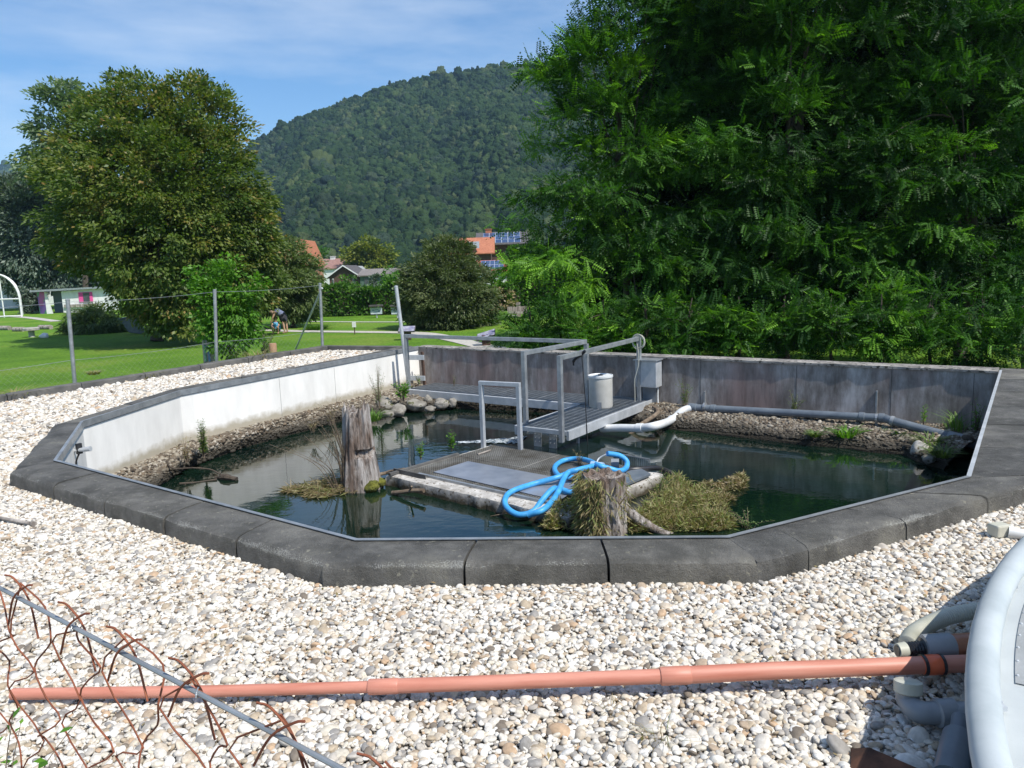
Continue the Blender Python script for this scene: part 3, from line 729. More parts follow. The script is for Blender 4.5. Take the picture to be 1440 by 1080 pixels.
herb('tall_herb', 'tall bushy weed growing against the white wall above the driftwood branch', 'plant', at(287, 642, -.52), .48, 12, .07, L['weed'], ll=.045, lw=.016, perst=60, seed=3)
herb('dry_herb', 'curled dry weed standing left of the tall green weed by the white wall', 'plant', at(262, 648, -.50), .30, 9, .16, L['dry'], ll=.03, lw=.012, perst=20, seed=4)
herb('tall_herb', 'thin pale weed against the white wall beside the boulders', 'plant', at(533, 572, -.5), .72, 16, .20, L['weed'], ll=.035, lw=.012, perst=34, seed=5)
herb('leafy_weed', 'broad leafy green weed between the ladder foot and boulders', 'plant', at(566, 562, -.48), .34, 14, .18, L['fresh'], ll=.10, lw=.04, perst=12, seed=6)
herb('dry_herb', 'dry tangle of stalks on the bank just behind the tall stump', 'plant', at(466, 596, -.55), .40, 16, .25, L['dry'], ll=.03, lw=.01, perst=18, seed=7)
herb('dry_herb', 'brownish tuft at the bank left of the tall stump top', 'plant', at(440, 606, -.55), .22, 10, .2, L['dry'], ll=.03, lw=.01, perst=18, seed=8)
grass_tuft('grass_tuft', 'bright green grass tuft at the water beside the tall stump', 'grass', at(524, 590, -.62), .22, .20, 160, L['grass'], 9)
herb('water_plant', 'small green plant on the left rim of the grated platform', 'plant', at(592, 644, -.58), .20, 7, .07, L['fresh'], ll=.045, lw=.018, perst=20, seed=10)
herb('water_plant', 'taller green plant on the back rim of the grated platform', 'plant', at(635, 632, -.58), .27, 8, .06, L['fresh'], ll=.05, lw=.018, perst=24, seed=11)
herb('leafy_weed', 'weed growing through the long walkway grating', 'plant', foot(612, 545, I[4], I[3], -.41)+wn*.45, .22, 5, .06, L['weed'], ll=.05, lw=.02, perst=14, seed=12)
herb('leafy_weed', 'pale thin weed at the stained wall above the middle of the long walkway', 'plant', foot(648, 540, I[4], I[3], -.41)+wn*.2, .20, 5, .10, L['weed'], ll=.025, lw=.012, perst=14, seed=13)
herb('leafy_weed', 'bushy weed right of the control box above the pipe bend', 'plant', foot(968, 565, I[4], I[3], -.47)+wn*.15, .42, 10, .18, L['weed'], ll=.04, lw=.016, perst=26, seed=14)
herb('leafy_weed', 'flowering weed before the middle of the stained wall', 'plant', foot(1120, 582, I[4], I[3], -.47)+wn*.12, .34, 12, .16, L['weed'], ll=.03, lw=.014, perst=26, seed=15)
herb('leafy_weed', 'slim green weed between the slate pipe bend and stained wall', 'plant', foot(1300, 600, I[4], I[3], -.47)+wn*.12, .34, 3, .05, L['fresh'], ll=.05, lw=.02, perst=26, seed=16)
herb('leafy_weed', 'weed in the shaded far right corner of the pond', 'plant', foot(1376, 590, I[4], I[3], -.47)+wn*.25, .42, 8, .14, L['fresh'], ll=.045, lw=.02, perst=22, seed=17)
grass_tuft('grass_tuft', 'tall pale grass tuft near the shaded right corner', 'grass', foot(1348, 605, I[4], I[3], -.48)+wn*.25, .22, .32, 70, L['grass'], 18, width=.005)
for i, (px, py, s) in enumerate([(1190, 612, .22), (1172, 604, .13), (1272, 612, .2), (1250, 606, .14), (1146, 612, .12), (1310, 625, .22), (1325, 640, .2), (1215, 600, .12)]):
    grass_tuft('bank_herb', ['bright green low herb on the right bank, the widest patch', 'small herb left above the widest green patch', 'green herb beside the whitish jagged stone', 'little herb under the slate pipe clamp', 'dull low herb left of the bright patch', 'yellow green grass behind the whitish stone', 'drooping grass right of the yellowish stone', 'sprig between the bright patch and the clamp'][i], 'plant', at(px, py, -.56), s, s*.75, 90, L['fresh'] if i in (0, 1, 2, 3) else L['weed'], 30+i, 'herbs on the right bank', width=.010)

# ------------------------------------------------------------------ walkway
DT = -.42; DB = -.524
def grating(poly4, z, pitch_a=.033, pitch_b=.10, th=.004, h=.022):
    # poly4: a b c d; bars along a->b spaced down b->c
    m = MB(); a, b, c, d = poly4; na = max(2, int((d-a).length/pitch_a)); nb = max(2, int((b-a).length/pitch_b))
    for k in range(na+1):
        p, q = a.lerp(d, k/na), b.lerp(c, k/na); m.beam((p.x, p.y, z-h/2), (q.x, q.y, z-h/2), th, h)
    for k in range(nb+1):
        p, q = a.lerp(b, k/nb), d.lerp(c, k/nb); m.beam((p.x, p.y, z-.005), (q.x, q.y, z-.005), th*1.3, .009)
    return m
B1, B2, B3, B4 = at(577, 555, DB), at(740, 606, DB), at(790, 620, DB), at(898, 573, DB)
RT = .526
# straighten the frame: long walkway along wd, short one along -wn
sa = wn   # towards the camera
B5 = at(836, 478, RT); B5 = V((B5.x, B5.y, DB))
Lw = (I[4]-B1).dot(-wn)            # distance of the long walkway's front edge from the wall
def WP(s, n, z): return V((I[4].x, I[4].y, 0))+wd*s+wn*n+V((0, 0, z))   # along the wall, off the wall
s1 = (B1-I[4]).dot(wd); nF = (B1-I[4]).dot(wn)
s2 = (B2-I[4]).dot(wd); n2 = (B2-I[4]).dot(wn); s3 = (B3-I[4]).dot(wd); n3 = (B3-I[4]).dot(wn)
s4 = (B4-I[4]).dot(wd); n4 = (B4-I[4]).dot(wn); s5 = (B5-I[4]).dot(wd); n5 = (B5-I[4]).dot(wn)
print('walk', s1, nF, s2, n2, s3, n3, s4, n4, s5, n5)
wk = thing('walkway', 'galvanised grated walkway with handrails crossing the pond corner', 'walkway', WP(s5, nF, DB))
nn_ = (n2+n3)/2; sL = s2-.02; sR = (s3+s4)/2+.04; nf_ = nF
la, lb_, lc, ld = WP(s1-.05, nf_, 0), WP(sL, nf_, 0), WP(sL, .06, 0), WP(s1-.05, .06, 0)
nseg = 4
for k in range(nseg):
    a_, b_ = la.lerp(lb_, k/nseg), la.lerp(lb_, (k+1)/nseg); d_, c_ = ld.lerp(lc, k/nseg), ld.lerp(lc, (k+1)/nseg)
    g_ = grating([a_+wd*.006, b_-wd*.006, c_-wd*.006, d_+wd*.006], DT)
    for p, q in ((a_, b_), (d_, c_), (a_, d_), (b_, c_)):
        e = wd*.006*(1 if (p is a_ and q is d_) else -1 if (p is b_) else 0); g_.beam(V((p.x, p.y, DT-.012))+e, V((q.x, q.y, DT-.012))+e, .006, .026)
    g_.build('grating', G['galv'], wk)
sh = [WP(sL, nn_, 0), WP(sR, nn_, 0), WP(sR, .06, 0), WP(sL, .06, 0)]
for k in range(3):
    a_, d_ = sh[0].lerp(sh[3], k/3), sh[0].lerp(sh[3], (k+1)/3); b_, c_ = sh[1].lerp(sh[2], k/3), sh[1].lerp(sh[2], (k+1)/3)
    g_ = grating([a_-wn*.006, b_-wn*.006, c_+wn*.006, d_+wn*.006], DT+.0006)
    for p, q in ((a_, b_), (d_, c_), (a_, d_), (b_, c_)): g_.beam((p.x, p.y, DT-.011), (q.x, q.y, DT-.011), .006, .026)
    g_.build('grating', G['galv'], wk)
fr = MB()
fr.beam(WP(s1-.05, nf_+.03, (DT+DB)/2-.01), WP(sL-.03, nf_+.03, (DT+DB)/2-.01), .05, .125)
fr.beam(WP(sL-.03, nf_+.06, (DT+DB)/2-.01), WP(sL-.03, nn_+.03, (DT+DB)/2-.01), .04, .125)
fr.beam(WP(sR+.03, .02, (DT+DB)/2-.01), WP(sR+.03, nn_+.03, (DT+DB)/2-.01), .04, .125)
fr.beam(WP(sL-.01, nn_+.02, (DT+DB)/2+.02), WP(sR+.01, nn_+.02, (DT+DB)/2+.02), .03, .06)
fr.build('frame', G['galv_pale'], wk, bevel=.004)
for px in (745, 773):
    p = at(px, 612, DB+.02); s_ = (p-I[4]).dot(wd); p0 = WP(s_, nn_-.10, -1.2)
    ft = MB().beam(WP(s_, nn_-.06, -1.5), WP(s_, nn_-.06, DB+.05), .115, .012, up=wn).build('support', G['galv'], wk)
    bl = MB()
    for q in (.03, .08, .13):
        for e in (-.03, .03): bl.tube([WP(s_+e, nn_-.05, DB-q+.03), WP(s_+e, nn_-.035, DB-q+.03)], .008, 8)
    bl.build_each('bolt', G['galv'], ft)
for px in (839, 969-200):
    pass
MB().tube([WP(sR-.1, nn_-.45, -1.4), WP(sR-.1, nn_-.45, DB)], .022, 10).build('support', G['galv'], wk)
RW = .058
def rail(pts, name='handrail'):
    m = MB()
    for i, (p, q) in enumerate(zip(pts[:-1], pts[1:])):
        d = (q-p).normalized(); p2 = p-d*(RW/2 if abs(d.z) < .5 else 0); q2 = q+d*(RW/2 if abs(d.z) < .5 else 0)
        if abs(d.z) > .5:
            if d.z > 0: q2 = q-V((0, 0, RW/2))
            else: p2 = p-V((0, 0, RW/2))
        else:
            for kk, t0 in ((0, p), (1, q)): pass
        m.beam(p2, q2, RW, RW if abs(d.z) < .5 else RW*.75)
    return m.build(name, G['galv'], wk, bevel=.004)
# outer rail: long side then short side (shared corner post)
PT = lambda s, n, z: WP(s, n, z)
nR = nf_+.03; sC = sL-.03
m = MB()
def bar(p, q, w_=RW, h_=RW): m.beam(p, q, w_, h_)
# long handrail
bar(PT(s1, nR, DB-.05), PT(s1, nR, RT-.03)); bar(PT(s1-.03, nR, RT), PT(s5+.0, nR, RT))
bar(PT(s5, nR, DB), PT(s5, nR, RT-.03))
m.build('handrail', G['galv'], wk, bevel=.004); m = MB()
bar(PT(s5, nR+.03, RT+.0006), PT(s2, n2-.03, RT+.0006)); bar(PT(s2, n2, DB-.02), PT(s2, n2, RT+.03))
m.build('handrail', G['galv'], wk, bevel=.004); m = MB()
bar(PT(s4, n4, RT), PT(s3, n3-.03, RT)); bar(PT(s3, n3, DB-.02), PT(s3, n3, RT+.03)); bar(PT(s4, n4-.03, DB), PT(s4, n4-.03, RT+.03))
m.build('handrail', G['galv'], wk, bevel=.004)
# drum on the walkway
dp_ = at(845, 572, DT); dc = V((dp_.x, dp_.y, DT))
dr = thing('drum', 'white plastic drum with lid standing on the walkway', 'drum', dc); kk = dc.y/F
R_ = 17*kk; H_ = 46*kk
MB().lathe(dc, [(R_*.96, .002), (R_, .02), (R_, H_*.90), (R_*.985, H_*.905), (R_*.985, H_*.93), (R_*.9, H_*.93)], 40).build('barrel', rough_mat('aged drum plastic', (.42, .41, .37), (.54, .53, .49), 4, .5, 0, .05, .002), dr, smooth=True)
ld_ = MB().lathe(dc, [(R_*1.0, H_*.932), (R_*1.05, H_*.935), (R_*1.06, H_*.955), (R_*1.05, H_*1.0), (R_*.98, H_*1.004), (R_*.95, H_*.985), (.01, H_*.985)], 40).build('lid', G['plastic_white'], dr, smooth=True)
MB().box(dc+V((.0, 0, H_*.99+.006)), wd*.035, wn*.012, V((0, 0, .010))).build('handle', G['black'], ld_, bevel=.003)
MB().box(dc+V((-R_*.24, -R_*.98, .05)), (.03, -.012, 0), (0, -.006, 0), (0, 0, .05)).build('patch', G['plastic_grey'], dr)

# ladder rack in the corner: grey boards across two posts
rk = thing('ladder', 'grey board ladder leaning in the far left corner of the pond', 'ladder', WP(.15, .15, -.45))
for py, dz in ((503, 0), (532, 0), (556, 0)):
    a, b = WP(-.02, .42, 0), WP(.40, .30, 0)
    z = dp(575, py, a.y).z
    MB().box(V((a.x, a.y, z)).lerp(V((b.x, b.y, z+.02)), .5), (b-a)/2*1.0, wn*.012, V((0, 0, .045))).build('rung', G['galv_pale'], rk, bevel=.003)
for s_, n_ in ((.36, .27),):
    MB().beam(WP(s_, n_, -.55), WP(s_-.03, n_, .18), .035, .05).build('stile', G['brown'], rk, bevel=.003)
MB().beam(WP(.02, .36, -.55), WP(-.0, .36, .22), .035, .05).build('stile', G['brown'], rk, bevel=.003)
# tall post on the wall
pb = dp(573, 528, 13.45); ptp = dp(557, 403, 13.45)
o = MB().tube([pb, ptp], .033, 12).lathe(ptp, [(.036, -.01), (.036, .012), (.01, .018)], 12).build('fence_post', G['galv_pale'], smooth=True)
tag(o, 'tallest grey steel post, bolted to the pond wall beside the walkway end', 'post')

# ------------------------------------------------------------------ control box, conduits, cord
P = pl(917, 505, I[4], wn); s_b = (P-I[4]).dot(wd)
bx = thing('control_box', 'grey metal control box hung on the stained wall beside the walkway', 'electrical box', WP(s_b, .1, .1))
zt_ = dp(920, 505, WP(s_b, 0, 0).y).z; zb_ = zt_-.40; hw = .17
MB().box(WP(s_b, .13, (zt_+zb_)/2), wd*hw, wn*.105, V((0, 0, (zt_-zb_)/2))).build('housing', G['galv_pale'], bx, bevel=.006)
MB().box(WP(s_b, .14, zt_+.012), wd*(hw+.02), wn*.135, V((0, 0, .010))).build('rain_cover', G['galv'], bx, bevel=.003)
MB().box(WP(s_b-.02, .04, zb_-.17), wd*.11, wn*.03, V((0, 0, .168))).build('cable_duct', G['plastic_grey'], bx, bevel=.003)
MB().tube(spline([WP(s_b+.12, .06, zb_), WP(s_b+.12, .06, zb_-.22), WP(s_b+.16, .08, zb_-.30), WP(s_b+.45, .08, zb_-.31), WP(s_b+.62, .08, zb_-.33)], 6), .013, 8).build('conduit', G['plastic_white'], bx, smooth=True)
ct = PT(s4, n4-.03, RT)
cpts = []
for k in range(44):
    a = k/10*TWO; r_ = .10+.018*math.sin(k*.7); cpts.append(ct+wn*(.04+.01*math.sin(k))+wd*(math.cos(a)*r_)+V((0, 0, -.045+math.sin(a)*r_)))
cpts += [ct+wn*.06+wd*.02+V((0, 0, z)) for z in (-.2, -.4)]+[ct+wn*.09+wd*-.03+V((0, 0, z)) for z in (-.6, -.8, -1.0)]
o = MB().tube(spline(cpts, 2), .0055, 6).build('cord', G['cream'], smooth=True); tag(o, 'pale cord coiled over the right end of the handrail', 'cord')
p_ = PT(s3, n3-.55, RT)
o = MB().tube([p_+V((0, 0, -.03)), p_+V((.03, -.02, -.6)), p_+V((.05, -.03, -1.25))], .006, 6).build('rope', G['black'], smooth=True); tag(o, 'thin dark rope hanging from the handrail down to the water', 'rope')
o = MB().tube(spline([p_+wd*.05+V((0, 0, .03)), p_+wd*-.02+V((0, 0, -.03)), p_+wd*-.12+V((0, 0, -.10)), p_+wd*-.13+V((0, 0, -.17))], 4), [.02]*10+[.012]*3, 6).build('strap', G['black'], smooth=True); tag(o, 'short black strap knotted round the handrail', 'strap')

# ------------------------------------------------------------------ pipes along the back wall
def wpx(px, py, n):   # pixel on a plane parallel to the back wall, n metres off it
    return pl(px, py, I[4]+wn*n, wn)
pp = thing('drain_pipe', 'long slate grey drain pipe on brackets along the stained wall', 'pipe', wpx(970, 572, .3))
a, b = wpx(972, 573, .30), wpx(1243, 588, .30)
MB().tube([a, b], .052, 16).build('pipe_run', G['plastic_dark'], pp, smooth=True)
e_ = (b-a).normalized()
cu_ = MB()
for t_ in (.02, .13, .90, .99): c = a.lerp(b, t_); cu_.tube([c-e_*.035, c-e_*.03, c+e_*.03, c+e_*.035], [.054, .062, .062, .054], 16)
cu_.build_each('socket', G['plastic_dark'], pp, smooth=True)
c_ = wpx(1255, 592, .36); d_ = wpx(1366, 622, .52)
MB().tube(spline([b, c_, c_.lerp(d_, .3), d_], 6), .053, 16).build('pipe_run', G['plastic_dark'], pp, smooth=True)
MB().tube([c_-(d_-c_).normalized()*.02, c_+(d_-c_).normalized()*.02], .063, 16).build('socket', G['plastic_grey'], pp, smooth=True)
e2 = (d_-c_).normalized(); MB().tube([d_-e2*.25, d_-e2*.1, d_+e2*.2], [.066, .07, .07], 16).build('socket', G['plastic_grey'], pp, smooth=True)
for px in (991, 1233):
    q = wpx(px, 555, .02); br = MB().beam(q+V((0, 0, .05)), q+V((0, 0, -.40)), .045, .02); w_ = wpx(px, 572 if px < 1100 else 588, .30)
    br.beam(V((q.x, q.y, w_.z-.09)), V((w_.x, w_.y, w_.z-.09)), .03, .03)
    br.tube([w_-e_*.015, w_+e_*.015], .060, 14); br.build('bracket', G['galv'], pp)
wp2 = thing('drain_pipe', 'white elbow pipe running from the pipe bend down under the walkway', 'pipe', at(900, 600, WZ))
q = [a+e_*.02, wpx(960, 578, .40), wpx(945, 590, .62), at(925, 598, -.47), at(900, 602, -.52), at(870, 602, -.56), at(846, 603, -.60)]
MB().tube(spline(q, 8), .055, 16).build('pipe_run', G['plastic_white'], wp2, smooth=True)
cu_ = MB()
for i in (2, 4): p0, p1 = V(q[i]), V(q[i+1]); dd = (p1-p0).normalized(); cu_.tube([p0-dd*.05, p0-dd*.045, p0+dd*.045, p0+dd*.05], [.056, .064, .064, .056], 16)
cu_.build_each('socket', G['plastic_white'], wp2, smooth=True)
MB().tube([a+e_*.04, a-e_*.03], .064, 16).build('socket', G['plastic_dark'], wp2, smooth=True)
o = MB().tube([wpx(952, 578, .10), wpx(1150, 592, .10), wpx(1380, 606, .10)], .020, 10).build('conduit', G['plastic_white'], smooth=True); tag(o, 'thin white conduit running low behind the slate pipe', 'pipe')
o = MB().tube(spline([wpx(915, 570, .12), at(925, 580, -.5), at(900, 598, -.6), at(885, 612, -.72)], 6), .03, 8).build('branch', G['twig'], smooth=True); tag(o, 'old dark stick slanting from the control box down the bank', 'branch')
# foam where water enters
fv = []; fo = MB(); r = np.random.default_rng(2)
for k in range(26):
    u = k/25; p = at(736-95*u, 618+4*u, WZ+.006); wv = (.02+.22*(1-u)**.7)*(.7+.5*r.random())*(1-u*.5)
    fv.append((p, wv))
rows = []
for p, wv in fv:
    for s in range(-3, 4): rows.append((p.x+.3*s/3*wv+.0, p.y+s/3*wv, WZ+.004+max(0, .012*(1-abs(s)/3)+r.normal()*.005)))
fo.add(rows, [(i*7+j, i*7+j+1, (i+1)*7+j+1, (i+1)*7+j) for i in range(25) for j in range(6)])
o = fo.build('water_foam', G['foam'], smooth=True); tag(o, None, None, None, 'stuff')

# ------------------------------------------------------------------ grated platform
PZ = -.57
P0, P1, P2 = at(545, 668, PZ), at(690, 625, PZ), at(937, 664, PZ)
pu = (P1-P0).normalized(); lu = (P1-P0).length; pv = V((pu.y, -pu.x, 0)); lv = (P2-P1).dot(pv)
def PP(u, v, z=PZ): return V((P0.x, P0.y, 0))+pu*u+pv*v+V((0, 0, z))
pf = thing('platform', 'square concrete basin rim with grating standing in the pond', 'platform', PP(lu/2, lv/2, WZ))
def rough_bar(a, b, c, d, z0, z1, seed):
    r = random.Random(seed); n = 30; m = MB(); rows = []
    for k in range(n+1):
        t = k/n; p, q = a.lerp(b, t), d.lerp(c, t); j = r.gauss(0, .012); o1 = (p-q).normalized()
        for w_, z in ((p+o1*(.02+j), z0), (p+o1*(.01+j+r.gauss(0, .006)), z1-.05), (p+o1*j*.6, z1-.01), (p.lerp(q, .3), z1+r.gauss(0, .002)), (q, z1), (q, z0)): rows.append((w_.x, w_.y, z))
    m.add(rows, [(i*6+jj, (i+1)*6+jj, (i+1)*6+(jj+1) % 6, i*6+(jj+1) % 6) for i in range(n) for jj in range(6)]+[(5, 4, 3, 2, 1, 0), tuple(range(n*6, n*6+6))])
    return m.build('rim', G['pale_stone'], pf, smooth=True)
wr = .20
rough_bar(PP(0, 0), PP(0, lv), PP(wr, lv-wr), PP(wr, wr*.7), -1.2, PZ, 1)
rough_bar(PP(lu, 0), PP(0, 0), PP(wr, wr*.7), PP(lu-.05, wr*.7), -1.2, PZ+.0008, 2)
rough_bar(PP(0, lv), PP(lu, lv), PP(lu-.05, lv-wr*.9), PP(wr, lv-wr*.9), -1.2, PZ+.0012, 3)
rough_bar(PP(lu, lv), PP(lu, 0), PP(lu-.06, .1), PP(lu-.06, lv-.1), -1.2, PZ-.004, 4)
MB().prism([PP(wr, wr*.7), PP(wr, lv-wr), PP(lu-.06, lv-wr), PP(lu-.06, wr*.7)], -.80, -.76).build('basin_floor', G['pale_stone'], pf)
gz = PZ+.022
GR = rough_mat('brownish grating', (.13, .115, .09), (.30, .29, .26), 3, .6, .3, .1, .003)
gu = [wr-.01, (wr+lu)/2+.05, lu-.02]; gv = [wr*.7-.02, lv*.45, lv*.84]
for i in range(2):
    for j in range(2):
        q = [PP(gu[i]+.004, gv[j]+.004, 0), PP(gu[i]+.004, gv[j+1]-.004, 0), PP(gu[i+1]-.004, gv[j+1]-.004, 0), PP(gu[i+1]-.004, gv[j]+.004, 0)]
        g_ = grating(q, gz+.0005*(i+2*j), .032, .032, .004, .02)
        for a_, b_ in ((q[0], q[1]), (q[1], q[2]), (q[2], q[3]), (q[3], q[0])): g_.beam((a_.x, a_.y, gz-.009), (b_.x, b_.y, gz-.009), .007, .024)
        g_.build('grating', GR, pf)
# added sheet over the front grating, its pale grey painting in the sky reflection
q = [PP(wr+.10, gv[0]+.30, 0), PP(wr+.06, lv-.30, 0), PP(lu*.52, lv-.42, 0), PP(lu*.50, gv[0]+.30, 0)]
MB().prism(q, gz+.004, gz+.008).build('sky_sheen_sheet', rough_mat('painted sky sheen', (.22, .24, .28), (.33, .35, .39), 4, .32, .4, .1, .002), pf)
ed = MB(); ed.beam(PP(wr*.55, -.02, PZ+.015), PP(wr*.55, .50, PZ+.015), .012, .07); ed.beam(PP(-.02, wr*.28, PZ+.02), PP(lu*.62, wr*.28, PZ+.02), .04, .03)
ed.build('edge_angle', G['kerb'], pf)
ed = MB(); ed.beam(PP(wr*.95, .3, PZ+.012), PP(wr*.95, lv-.1, PZ+.012), .03, .03); ed.build('edge_angle', G['galv'], pf)
# upright frame
gA, gB = at(680, 629, PZ), at(732, 634, PZ); HT = .82
m = MB(); m.beam(gA+V((0, 0, -.1)), gA+V((0, 0, HT-.025)), .05, .05); m.beam(gB+V((0, 0, -.1)), gB+V((0, 0, HT-.025)), .05, .05)
ee = (gB-gA).normalized(); m.beam(gA-ee*.025+V((0, 0, HT)), gB+ee*.025+V((0, 0, HT)), .05, .05)
m.build('frame', G['galv_pale'], pf, bevel=.004)
# slanting rack at the back right
ra, rb_ = at(875, 655, PZ-.02), at(914, 662, PZ-.04)
m = MB(); m.beam(ra+V((0, 0, .13)), rb_+V((0, 0, .13)), .012, .012)
for k in range(15): c = ra.lerp(rb_, k/14); m.beam(c+V((0, 0, -.05)), c+V((0, 0, .125)), .006, .006)
m.build('rack', G['galv'], pf)
m = MB().prism([at(868, 692, PZ), at(915, 672, PZ), at(900, 664, PZ), at(862, 672, PZ)], PZ+.02, PZ+.05); m.build('cover_plate', G['plastic_dark'], pf, bevel=.004)
# twigs on the grating
o = MB().tube([at(672, 639, gz+.012), at(690, 633, gz+.02)], .010, 6).build('twig', G['deadwood']); tag(o, 'short pale stick lying on the back grating', 'twig')
pw = at(530, 668, WZ+.03); o = MB().tube(spline([pw, at(548, 664, WZ+.05), at(568, 661, PZ+.02)], 4), [.02]*4+[.028]*5, 8).build('plank', G['twig'], smooth=True); tag(o, 'brown branch bridging the tall stump and the platform corner', 'branch')

# ------------------------------------------------------------------ hoses
hz = gz+.035
def Hp(x, y, z): return at(540+x/3.6, 440+y/3.6, z)
def hose(pts, label, mat=None, r=.028, name='hose'):
    o = MB().tube(spline(pts, 8), r, 12).build(name, mat or G['blue'], smooth=True); return tag(o, label, 'hose')
hs = [(985, 910, hz), (940, 908, hz), (880, 890, hz+.02), (850, 895, hz+.04), (800, 950, PZ+.035), (755, 1005, -.60), (690, 1022, -.62), (640, 1002, -.60), (612, 965, PZ+.0), (625, 920, PZ+.035), (680, 890, hz), (770, 862, hz), (880, 832, hz+.05), (960, 800, hz+.06), (1030, 790, hz+.07), (1085, 770, hz+.09)]
hose([Hp(*p) for p in hs], 'bright blue hose lying in a long loop over the front rim of the platform')
hs = [(730, 1024, -.58), (800, 1000, PZ+.04), (850, 955, PZ+.05), (885, 900, hz+.03), (905, 850, hz+.06), (930, 810, hz+.09), (980, 795, hz+.11), (1060, 775, hz+.10)]
hose([Hp(*p) for p in hs], 'bright blue hose running straight down through the middle of the loops')
hs = [(985, 852, hz), (960, 835, hz), (900, 832, hz), (868, 805, hz), (868, 775, hz), (910, 748, hz), (980, 738, hz+.02), (1040, 750, hz+.06), (1085, 772, hz+.12), (1130, 785, hz+.10), (1190, 800, hz+.06), (1225, 785, hz+.05), (1228, 750, hz+.10), (1190, 722, hz+.16), (1130, 712, hz+.20)]
hose([Hp(*p) for p in hs], 'bright blue hose coiled in a small loop at the back behind the short stump')
ft = thing('hose_coupling', 'pale blue coupling with wire clip joining the blue hoses', 'coupling', Hp(1085, 770, hz+.1))
MB().tube([Hp(1050, 768, hz+.10), Hp(1110, 776, hz+.10)], .038, 12).build('sleeve', rough_mat('pale blue plastic', (.30, .45, .60), (.36, .5, .65), 5, .4), ft, smooth=True)
MB().tube(spline([Hp(1075, 760, hz+.12), Hp(1090, 735, hz+.16), Hp(1125, 715, hz+.2)], 4), .008, 6).build('clip', G['galv_pale'], ft)
hs = [(1190, 815, hz-.01), (1240, 795, hz-.01), (1310, 790, hz-.02), (1380, 785, hz-.05), (1430, 800, PZ-.08), (1470, 825, WZ-.03), (1500, 845, WZ-.1)]
hose([Hp(*p) for p in hs], 'black hose leaving the platform to the right and dipping into the water', G['black'], .030)
o = MB().tube([Hp(1150, 770, gz+.06), Hp(1190, 770, gz+.06)], .07, 16).build('pump', G['plastic_grey'], smooth=True); tag(o, 'small grey pump body lying among the blue hoses', 'pump')

# ------------------------------------------------------------------ stumps
def stump(name, label, c, r0, r1, h, seed, notch=None, roots=True, jag=.17):
    from mathutils import noise as mn
    n, m_ = 72, 40; rows = []; rr = random.Random(seed); ph = rr.random()*6
    for j in range(m_+1):
        t = j/m_; z = -0.5+(h+.5)*t
        k = r0+(r1-r0)*max(0, (z)/h) if z > 0 else r0
        fl = .35*math.exp(-max(0, z)/.10) if roots else .06*math.exp(-max(0, z)/.1)
        for i in range(n):
            a = TWO*i/n; g_ = mn.noise(V((math.cos(a)*3.2, math.sin(a)*3.2, z*.8+seed)))*.20+mn.noise(V((math.cos(a)*9, math.sin(a)*9, z*1.2+seed)))*.10
            rad = k*(1+g_*.8)*(1+fl*max(0, math.sin(a*2.5+ph))**2)
            if notch and abs(z-notch-.02*math.sin(a)) < .028 and math.cos(a) > -.15 and math.sin(a) < .5: rad *= .78
            zz = z
            if j >= m_-1: zz = z+mn.noise(V((math.cos(a)*3.5, math.sin(a)*3.5, seed)))*jag
            rows.append((c[0]+rad*math.cos(a), c[1]+rad*math.sin(a), c[2]+zz))
    top = MB(); k0 = len(rows)
    for q in (.8, .45, .0):
        for i in range(n):
            a = TWO*i/n; rad = r1*q; rows.append((c[0]+rad*math.cos(a), c[1]+rad*math.sin(a), c[2]+h-.03+mn.noise(V((rad*22*math.cos(a), rad*22*math.sin(a), seed)))*.06))
    M_ = m_+4
    fs = [(j*n+i, j*n+(i+1) % n, (j+1)*n+(i+1) % n, (j+1)*n+i) for j in range(M_-1) for i in range(n)]
    t_ = thing(name, label, 'stump', (c[0], c[1], c[2]))
    MB().add(rows, fs).build('trunk', G['stumpwood'], t_, smooth=True); return t_
S1 = at(506, 690, WZ); k1 = S1.y/F
st1 = stump('tree_stump', 'tall bleached tree stump standing in the pond with a dark notch', (S1.x, S1.y+.12, WZ), 30*k1, 19*k1, 118*k1, 3, notch=58*k1, roots=False)
for i, (dx, dy, r_) in enumerate([(.14, -.16, .085), (.20, -.04, .07)]):
    me = rock_mesh(r_, r_, r_*.75, 60+i); me.materials.append(G['moss']); o = bpy.data.objects.new('moss_cushion', me); COL.objects.link(o); o.parent = st1; o.location = (dx, dy, .06)
herb('dead_shrub', 'bare dark shrub growing against the left side of the tall stump', 'shrub', at(492, 685, WZ)+V((0, -.1, .05)), .85, 16, .22, L['dry'], stemmat=G['twig'], ll=.02, lw=.008, perst=26, seed=50, lean=(-.12, 0), srad=.007)
herb('dead_shrub', 'twiggy bare shoots spreading left from the foot of the tall stump', 'shrub', at(478, 690, WZ)+V((0, 0, .04)), .60, 14, .55, L['dry'], stemmat=G['twig'], ll=.02, lw=.006, perst=12, seed=51, lean=(-.25, 0), srad=.005)
